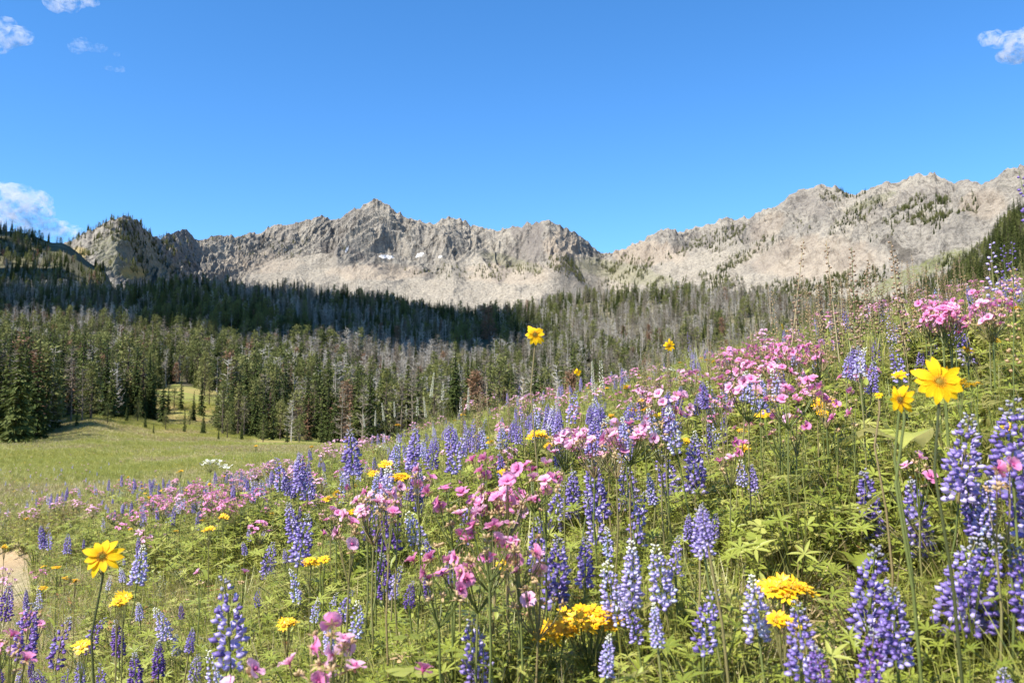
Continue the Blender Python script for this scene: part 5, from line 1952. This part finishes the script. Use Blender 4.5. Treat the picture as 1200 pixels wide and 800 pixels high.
for n, x0, y0, rx, ry, tl, kind, lab in LD:
    for px, row in drift(n, x0, y0, rx, ry, tl):
        kk = random.choice([kind, kind, 'faded', 'blue']); l2 = ('pale ' if kk == 'faded' else '') + lab if lab[:4] not in ('thin', 'tiny') else lab
        lupine(px, row, None, kk, l2, l2, H=random.uniform(.36, .52) if row < 600 else random.uniform(.20, .34), L=random.uniform(.07, .11) if row < 580 else random.uniform(.05, .075), full=row > 560)
GD = [
    (26, 905, 410, 72, 14, -10, 'pink', 'pink geranium in the long drift along the crest right of the small sunflower'),
    (10, 860, 432, 60, 14, -8, 'pink_pale', 'pale pink geranium on the lower side of the long crest drift'),
    (16, 1085, 372, 40, 16, -22, 'pink', 'pink geranium in the bright drift on the upper right slope'),
    (7, 1160, 352, 36, 10, -10, 'pink', 'pink geranium at the top right end of the slope'),
    (16, 278, 578, 36, 14, -8, 'pink', 'pink geranium in the strong patch of the left band'),
    (10, 234, 572, 18, 9, 0, 'pink', 'pink geranium in the small patch left of the strong one'),
    (12, 180, 590, 28, 12, -6, 'pink', 'pink geranium in the middle of the left band'),
    (10, 92, 588, 30, 9, 0, 'pink_pale', 'pale pink geranium at the far end of the left band'),
    (10, 20, 600, 40, 12, 0, 'pink_pale', 'pale pink geranium at the left edge behind the sand'),
    (14, 320, 550, 54, 10, -14, 'pink_pale', 'pale pink geranium on the far rim below the dark spruces'),
    (8, 400, 520, 34, 8, -14, 'pink_pale', 'pale pink geranium on the crest left of the white spikes'),
    (9, 680, 515, 34, 14, 0, 'pink_pale', 'pale pink geranium among tan sepals, left of the rounded one'),
    (8, 580, 466, 60, 8, -10, 'pink_pale', 'small reddish pink geranium at the crest behind the thick lupine drift'),
    (8, 770, 450, 44, 14, -14, 'pink_pale', 'small pale geranium between the purple drift and the blue lupine'),
    (8, 560, 600, 70, 40, 0, 'pink', 'low pink geranium among the middle lupines'),
    (6, 1120, 520, 60, 30, 0, 'pink', 'low pink geranium behind the right-edge lupines'),
    (6, 450, 600, 60, 30, 0, 'pink_pale', 'low pale geranium around the tight purple pair'),
    (5, 960, 440, 60, 14, -8, 'pink', 'low pink geranium between the long drift and the large sunflower'),
]
for n, x0, y0, rx, ry, tl, kind, lab in GD:
    for px, row in drift(n, x0, y0, rx, ry, tl):
        hv_ = random.choice([6, 7, 6, 0, 4]) if not lab.startswith('low') else random.choice([0, 1, 2])
        l2 = {0: 'thin ', 4: 'seedy ', 7: 'full-headed ', 1: 'fuller ', 2: 'few-flowered '}.get(hv_, '') + lab
        geranium(px, row, hv_, kind, l2, l2, H=random.uniform(.38, .52))
YD = [
    (10, 225, 560, 40, 20, -10, 'yellow ragwort scattered over the left band of pink flowers'),
    (5, 130, 575, 60, 20, 0, 'yellow ragwort at the far end of the left band'),
    (5, 600, 500, 90, 26, 0, 'small yellow ragwort around the thick lupine drift'),
    (6, 1100, 430, 80, 40, 0, 'small yellow ragwort on the upper right slope'),
    (4, 60, 680, 50, 30, 0, 'small yellow ragwort in dry grass near the sand'),
    (5, 820, 480, 80, 30, 0, 'small yellow ragwort between the pink blooms right of centre'),
    (4, 430, 600, 60, 30, 0, 'small yellow ragwort near the tight purple pair'),
]
for n, x0, y0, rx, ry, tl, lab in YD:
    for px, row in drift(n, x0, y0, rx, ry, tl):
        composite(px, row, random.uniform(.006, .018), random.choice([2, 3, 4, 5]), lab, lab, H=random.uniform(.34, .46), single=True)

WH = [(508, 442, 8.0, 1.1, 'tallest white flower spike in front of the dark spruces'), (519, 448, 8, 1.0, 'white flower spike right beside the tallest one'), (549, 459, 8, 1.0, 'white flower spike apart on the right of the tallest'),
      (540, 466, 8, .9, 'short white spike just left of the one standing apart'), (489, 466, 8, 1.0, 'white flower spike left of the tallest'), (497, 470, 8, .9, 'small white spike between the tallest and its left neighbour'),
      (448, 476, 9, .9, 'slim white spike in the middle of the white row'), (440, 484, 9, .8, 'short white spike left of the slim one'), (462, 474, 9, .8, 'white spike right of the slim one'), (426, 488, 9.5, .7, 'far left white spike of the row at the crest'),
      (476, 474, 9, .7, 'faint white spike between the two white groups'), (704, 424, 7, 1.5, 'pale cream stalk under the grey forest, left of two'), (694, 430, 7, 1.2, 'pale cream stalk under the grey forest, right beside another')]
for px, row, d, s, lab in WH:
    spiky(px, row, random.choice(WSP), .16, lab, 'white flower', 'white_flower_spike', dist=d, s=s)

# dry stalks and tall spikes against the sky line of the slope
DS = [(940, 296, 3.6, 1.4, 'brown dry stalk, leftmost of the tall ones before the grey mountain'), (970, 300, 3.6, 1.6, 'brown dry stalk before the grey mountain, second from the left'), (998, 290, 3.4, 1.5, 'thin dry stalk right of centre of the tall row'),
      (1018, 304, 3.3, 1.3, 'dry stalk with dense seeds in the middle of the tall row'), (1044, 282, 3.3, 1.6, 'tallest brown seed stalk before the mountain'), (1052, 312, 3.3, 1.1, 'shorter seed stalk right of the tallest'),
      (1128, 308, 3.1, 1.0, 'tan seed stalk left of the purple spike at upper right'), (1098, 318, 3.2, .9, 'tan seed stalk above the pink drift at upper right'), (905, 330, 4.0, 1.0, 'short brown stalk at the left of the tall row'),
      (1188, 290, 2.2, 1.2, 'pinkish tan seed stalk at the upper right edge')]
for px, row, d, s, lab in DS:
    spiky(px, row, random.choice(DSP), .26, lab, 'dry stalk', 'dry_seed_stalk', dist=d, s=s, leaf=False)
for px, row, d, s, lab in [(1161, 262, 3.8, 1.4, 'tall loose purple flower spike left of the big spruce'), (1175, 285, 3.8, 1.0, 'purple flower spike in front of the big spruce'), (1194, 200, 3.2, 1.5, 'highest purple flower spike at the right edge'),
                           (1186, 280, 3.6, 1.0, 'purple flower spike right in front of the big spruce'), (1040, 360, 3.6, .6, 'small purple spike above the lupine trio'), (610, 448, 6.5, .8, 'thin violet spike before the dark wood left of the lone sunflower'),
                           (806, 388, 4.8, .5, 'small violet spike before the forest right of the small sunflower')]:
    spiky(px, row, random.choice(PSP), .26, lab, 'purple flower', 'larkspur', dist=d, s=s)
for lab, x0, y0, rx, ry, n in [('dry seed stalk on the crest before the grey mountain', 950, 338, 60, 18, 26), ('dry seed stalk on the crest, left of the tall purple spikes', 1050, 322, 44, 16, 18), ('dry seed stalk on the crest at the upper right', 1120, 322, 70, 18, 26),
                               ('dry seed stalk on the crest before the grey forest', 820, 402, 80, 14, 16), ('dry stalk standing on the crest left of the lone sunflower', 590, 448, 50, 10, 8)]:
    for px, row in drift(n, x0, y0, rx, ry, -14):
        q_ = random.randrange(3); hh_ = random.uniform(.62, .98); l2 = ('tall ' if hh_ > .86 else 'short ' if hh_ < .74 else '') + ('tan ' if q_ == 1 else '') + lab
        spiky(px, row, DSP[q_], .26, l2, 'dry stalk', 'dry_seed_stalk', l2, H=hh_, s=random.uniform(.5, 1.0), leaf=False)

# the big pale leaves low on the right
def broad_leaf():
    b = MB()
    b.tube([(0, 0, 0), (.03, 0, .04), (.06, 0, .07)], [.003, .0026, .002], 4, 1)
    n = 7; rows = []
    for i in range(n + 1):
        t = i / n; w = .042 * math.sin(math.pi * min(1, t * .93 + .07)) ** .8; z = .07 + .05 * math.sin(t * 2.3) - .05 * t * t
        rows.append([Vector((.06 + .16 * t, s * w, z + abs(s) * .014 + .004 * math.sin(t * 14 + s * 2))) for s in (-1, -.5, 0, .5, 1)])
    P = [p for r in rows for p in r]; F = []
    for i in range(n):
        for k in range(4):
            a = i * 5 + k; F += [(a, a + 5, a + 6), (a, a + 6, a + 1)]
    b.tri(P, F, 0)
    return b.mesh('leaf', [M['leaf_light'], M['stem']])


BL = [broad_leaf(), broad_leaf()]
for px, row, d, lab, rots in [(985, 688, 2.0, 'plant with big broad pale-green leaves between the gold clusters and the lupine column', (2.6, 3.4, .2, 4.6)), (925, 745, 1.75, 'clump of long pale leaves under the lower gold cluster', (1.2, 2.2, 4.1, 5.3)),
                              (800, 500, 3.0, 'broad-leaved green plant left of the long-tipped lupine', (1.4, 3.0, 4.4)), (1090, 500, 2.2, 'broad-leaved plant under the largest sunflower', (0.5, 2.4, 4.0))]:
    x, y, g, Hh = stand(px, row, dist=d)
    put_thing('broad_leaved_plant', [('leaf', BL[i % 2], TRS((0, 0, max(.02, Hh - .12)), a, (1, 1, 1))) for i, a in enumerate(rots)] + [('stem', STEM[0], TRS((0, 0, 0), 0, (1, 1, max(.03, Hh - .12))))], (x, y, g), 0, 1, lab, 'plant')
print('FLOWERS', counts)
for o in COL.objects:
    if o.parent is not None and o.name.split('.')[0] in ('sepals', 'flower_heads', 'branch'):
        o['kind'] = 'stuff'
def unblock(x, y, z, s, h):
    """keep the low growth short enough that it does not grow over the flowers behind it"""
    px = 600 + FPX * x / y
    s = s.copy()
    for cpx_, hw, row, d in CLEAR:
        zmax = EYE + rowtan(row) * y - z
        hit = (y < d - .02) & (np.abs(px - cpx_) < hw + 55 / y) & (s * h > zmax)
        s[hit] = np.maximum((zmax / h)[hit], .02)
    return s


# leaves of the flowering plants that would grow across a flower behind them are not there
bpy.context.view_layer.update()
gone = []
for o in COL.objects:
    if o.parent is not None and o.name.split('.')[0] == 'leaf':
        w = o.matrix_world; x, y, z = (w @ Vector((.09, 0, .06)))
        if y < .9:
            gone.append(o); continue
        px = 600 + FPX * x / y; row = 495 - (z + .03 - EYE) / y * FPX
        for c, hw, low, d in CLEAR:
            if y < d + .0 and abs(px - c) < hw + 45 / y and row < low:
                gone.append(o); break
for o in gone: bpy.data.objects.remove(o)


# leafy growth round the foot of every flower
fx, fy, fz, fr, fs, fi = [], [], [], [], [], []
for x, y, g, st, n_ in FEET:
    for k in range(n_ * 3 + 3):
        a = random.uniform(0, 6.283); r = random.uniform(.02, .13)
        xx, yy = x + math.cos(a) * r, y + math.sin(a) * r
        if yy < 1.1: continue
        kd = random.choice(['lupine', 'lupine', 'herb', 'green', 'lupine_light', 'herb_light', 'mixed', 'geranium'])
        base = .33 if kd in ('green', 'mixed') else .26
        fx.append(xx); fy.append(yy); fs.append(min(1.35, max(.6, st * random.uniform(.6, .95) / base))); fi.append(random.choice(IDX[kd])); fr.append((random.gauss(0, .12), random.gauss(0, .12), random.uniform(0, 6.28)))
fx = np.array(fx); fy = np.array(fy); fz = height(fx, fy)
fs = unblock(fx, fy, fz, np.array(fs), .36)
scatter('plant_leaves', np.stack([fx, fy, fz], -1), fr, fs, fi, [m for _, m in cover], 'leafy green growth round the stems of the flowers', 'foliage')


cs = unblock(cx, cy, cz, cs, np.where(pick == 11, .54, np.where(pick == 10, .14, .35)))
g_sel = np.isin(pick, [0, 1, 2, 11])
l_sel = pick == 10
sub_scatter('meadow_grass', g_sel, 'green and straw coloured grass growing all over the flower slope', 'grass')
sub_scatter('meadow_foliage', ~g_sel & ~l_sel, 'dense green leaves of meadow herbs covering the flower slope', 'foliage')
sub_scatter('dry_litter', l_sel, 'dry tan leaf litter between the meadow plants', 'litter')


# small flowers past counting, far along the slope
n = 9000
pxf = rg2.uniform(-60, 1260, n); yf = 2.3 + 15 * rg2.uniform(0, 1, n) ** 1.25; xf = (pxf - 600) / FPX * yf
okf = (yf < 9.5 - .62 * xf + 3) & (fbm(xf * 1.1, yf * 1.1, 501, 2) > .50) & (rg2.uniform(0, 1, n) < np.interp(yf, [2.3, 5, 9, 17], [.05, .16, .6, .9])) & ~((pxf > 760) & (yf < 3.2) & (pxf < 1120)) & (sand_mask(xf, yf) < .2)
xf, yf = xf[okf], yf[okf]; n = len(xf)
print('FAR', n)
ff = []
for k, (sp_, h) in enumerate([(SPIKES['blue'][2], .4), (SPIKES['faded'][3], .36), (GH[6][3]['pink'], .38), (GH[6][3]['pink_pale'], .38), (GH[5][3]['pink'], .34), (None, .33)]):
    if sp_ is None:
        j_ = MB()
        for p_, a_ in cluster_spots(.016, 5):
            mt_ = Matrix.Translation(p_) @ Matrix.Rotation(random.uniform(0, .7), 4, 'Y') @ Matrix.Scale(1.15, 4); bb = len(j_.v)
            j_.v += [tuple(mt_ @ Vector(v)) for v in SH[0].v]; j_.f += [(f[0] + bb, f[1] + bb, f[2] + bb) for f in SH[0].f]; j_.m += SH[0].m
        sp_ = j_.mesh('far_flower', [M['gold'], M['disc'], M['stem']])
    me = sp_.copy(); me.name = 'far_flower'; me.transform(Matrix.Translation((0, 0, h - (.12 if k < 2 else 0)))); ff.append(me)
scatter('far_flowers', np.stack([xf, yf, height(xf, yf)], -1), np.stack([rg2.normal(0, .1, n), rg2.normal(0, .1, n), rg2.uniform(0, 6.28, n)], -1), rg2.uniform(.7, 1.05, n), np.searchsorted([.24, .40, .62, .84, .90], rg2.uniform(0, 1, n)), ff,
        'small purple and pink flowers sprinkled all over the flower slope', 'wildflowers')

# specks of colour out in the valley grass
n = 1500
pxv = rg2.uniform(-40, 420, n); yv = np.exp(rg2.uniform(math.log(16), math.log(110), n)); xv = (pxv - 600) / FPX * yv; zv = height(xv, yv)
okv = (zv < -1.2) & (fbm(xv * .12, yv * .06, 601, 2) > .47)
xv, yv, zv = xv[okv], yv[okv], zv[okv]; n = len(xv)
scatter('valley_flowers', np.stack([xv, yv, zv], -1), np.stack([np.zeros(n), np.zeros(n), rg2.uniform(0, 6.28, n)], -1), rg2.uniform(.8, 1.6, n), rg2.choice([1, 3, 4, 5, 5], n), ff,
        'sparse yellow and pale flowers dotting the valley grass', 'wildflowers')
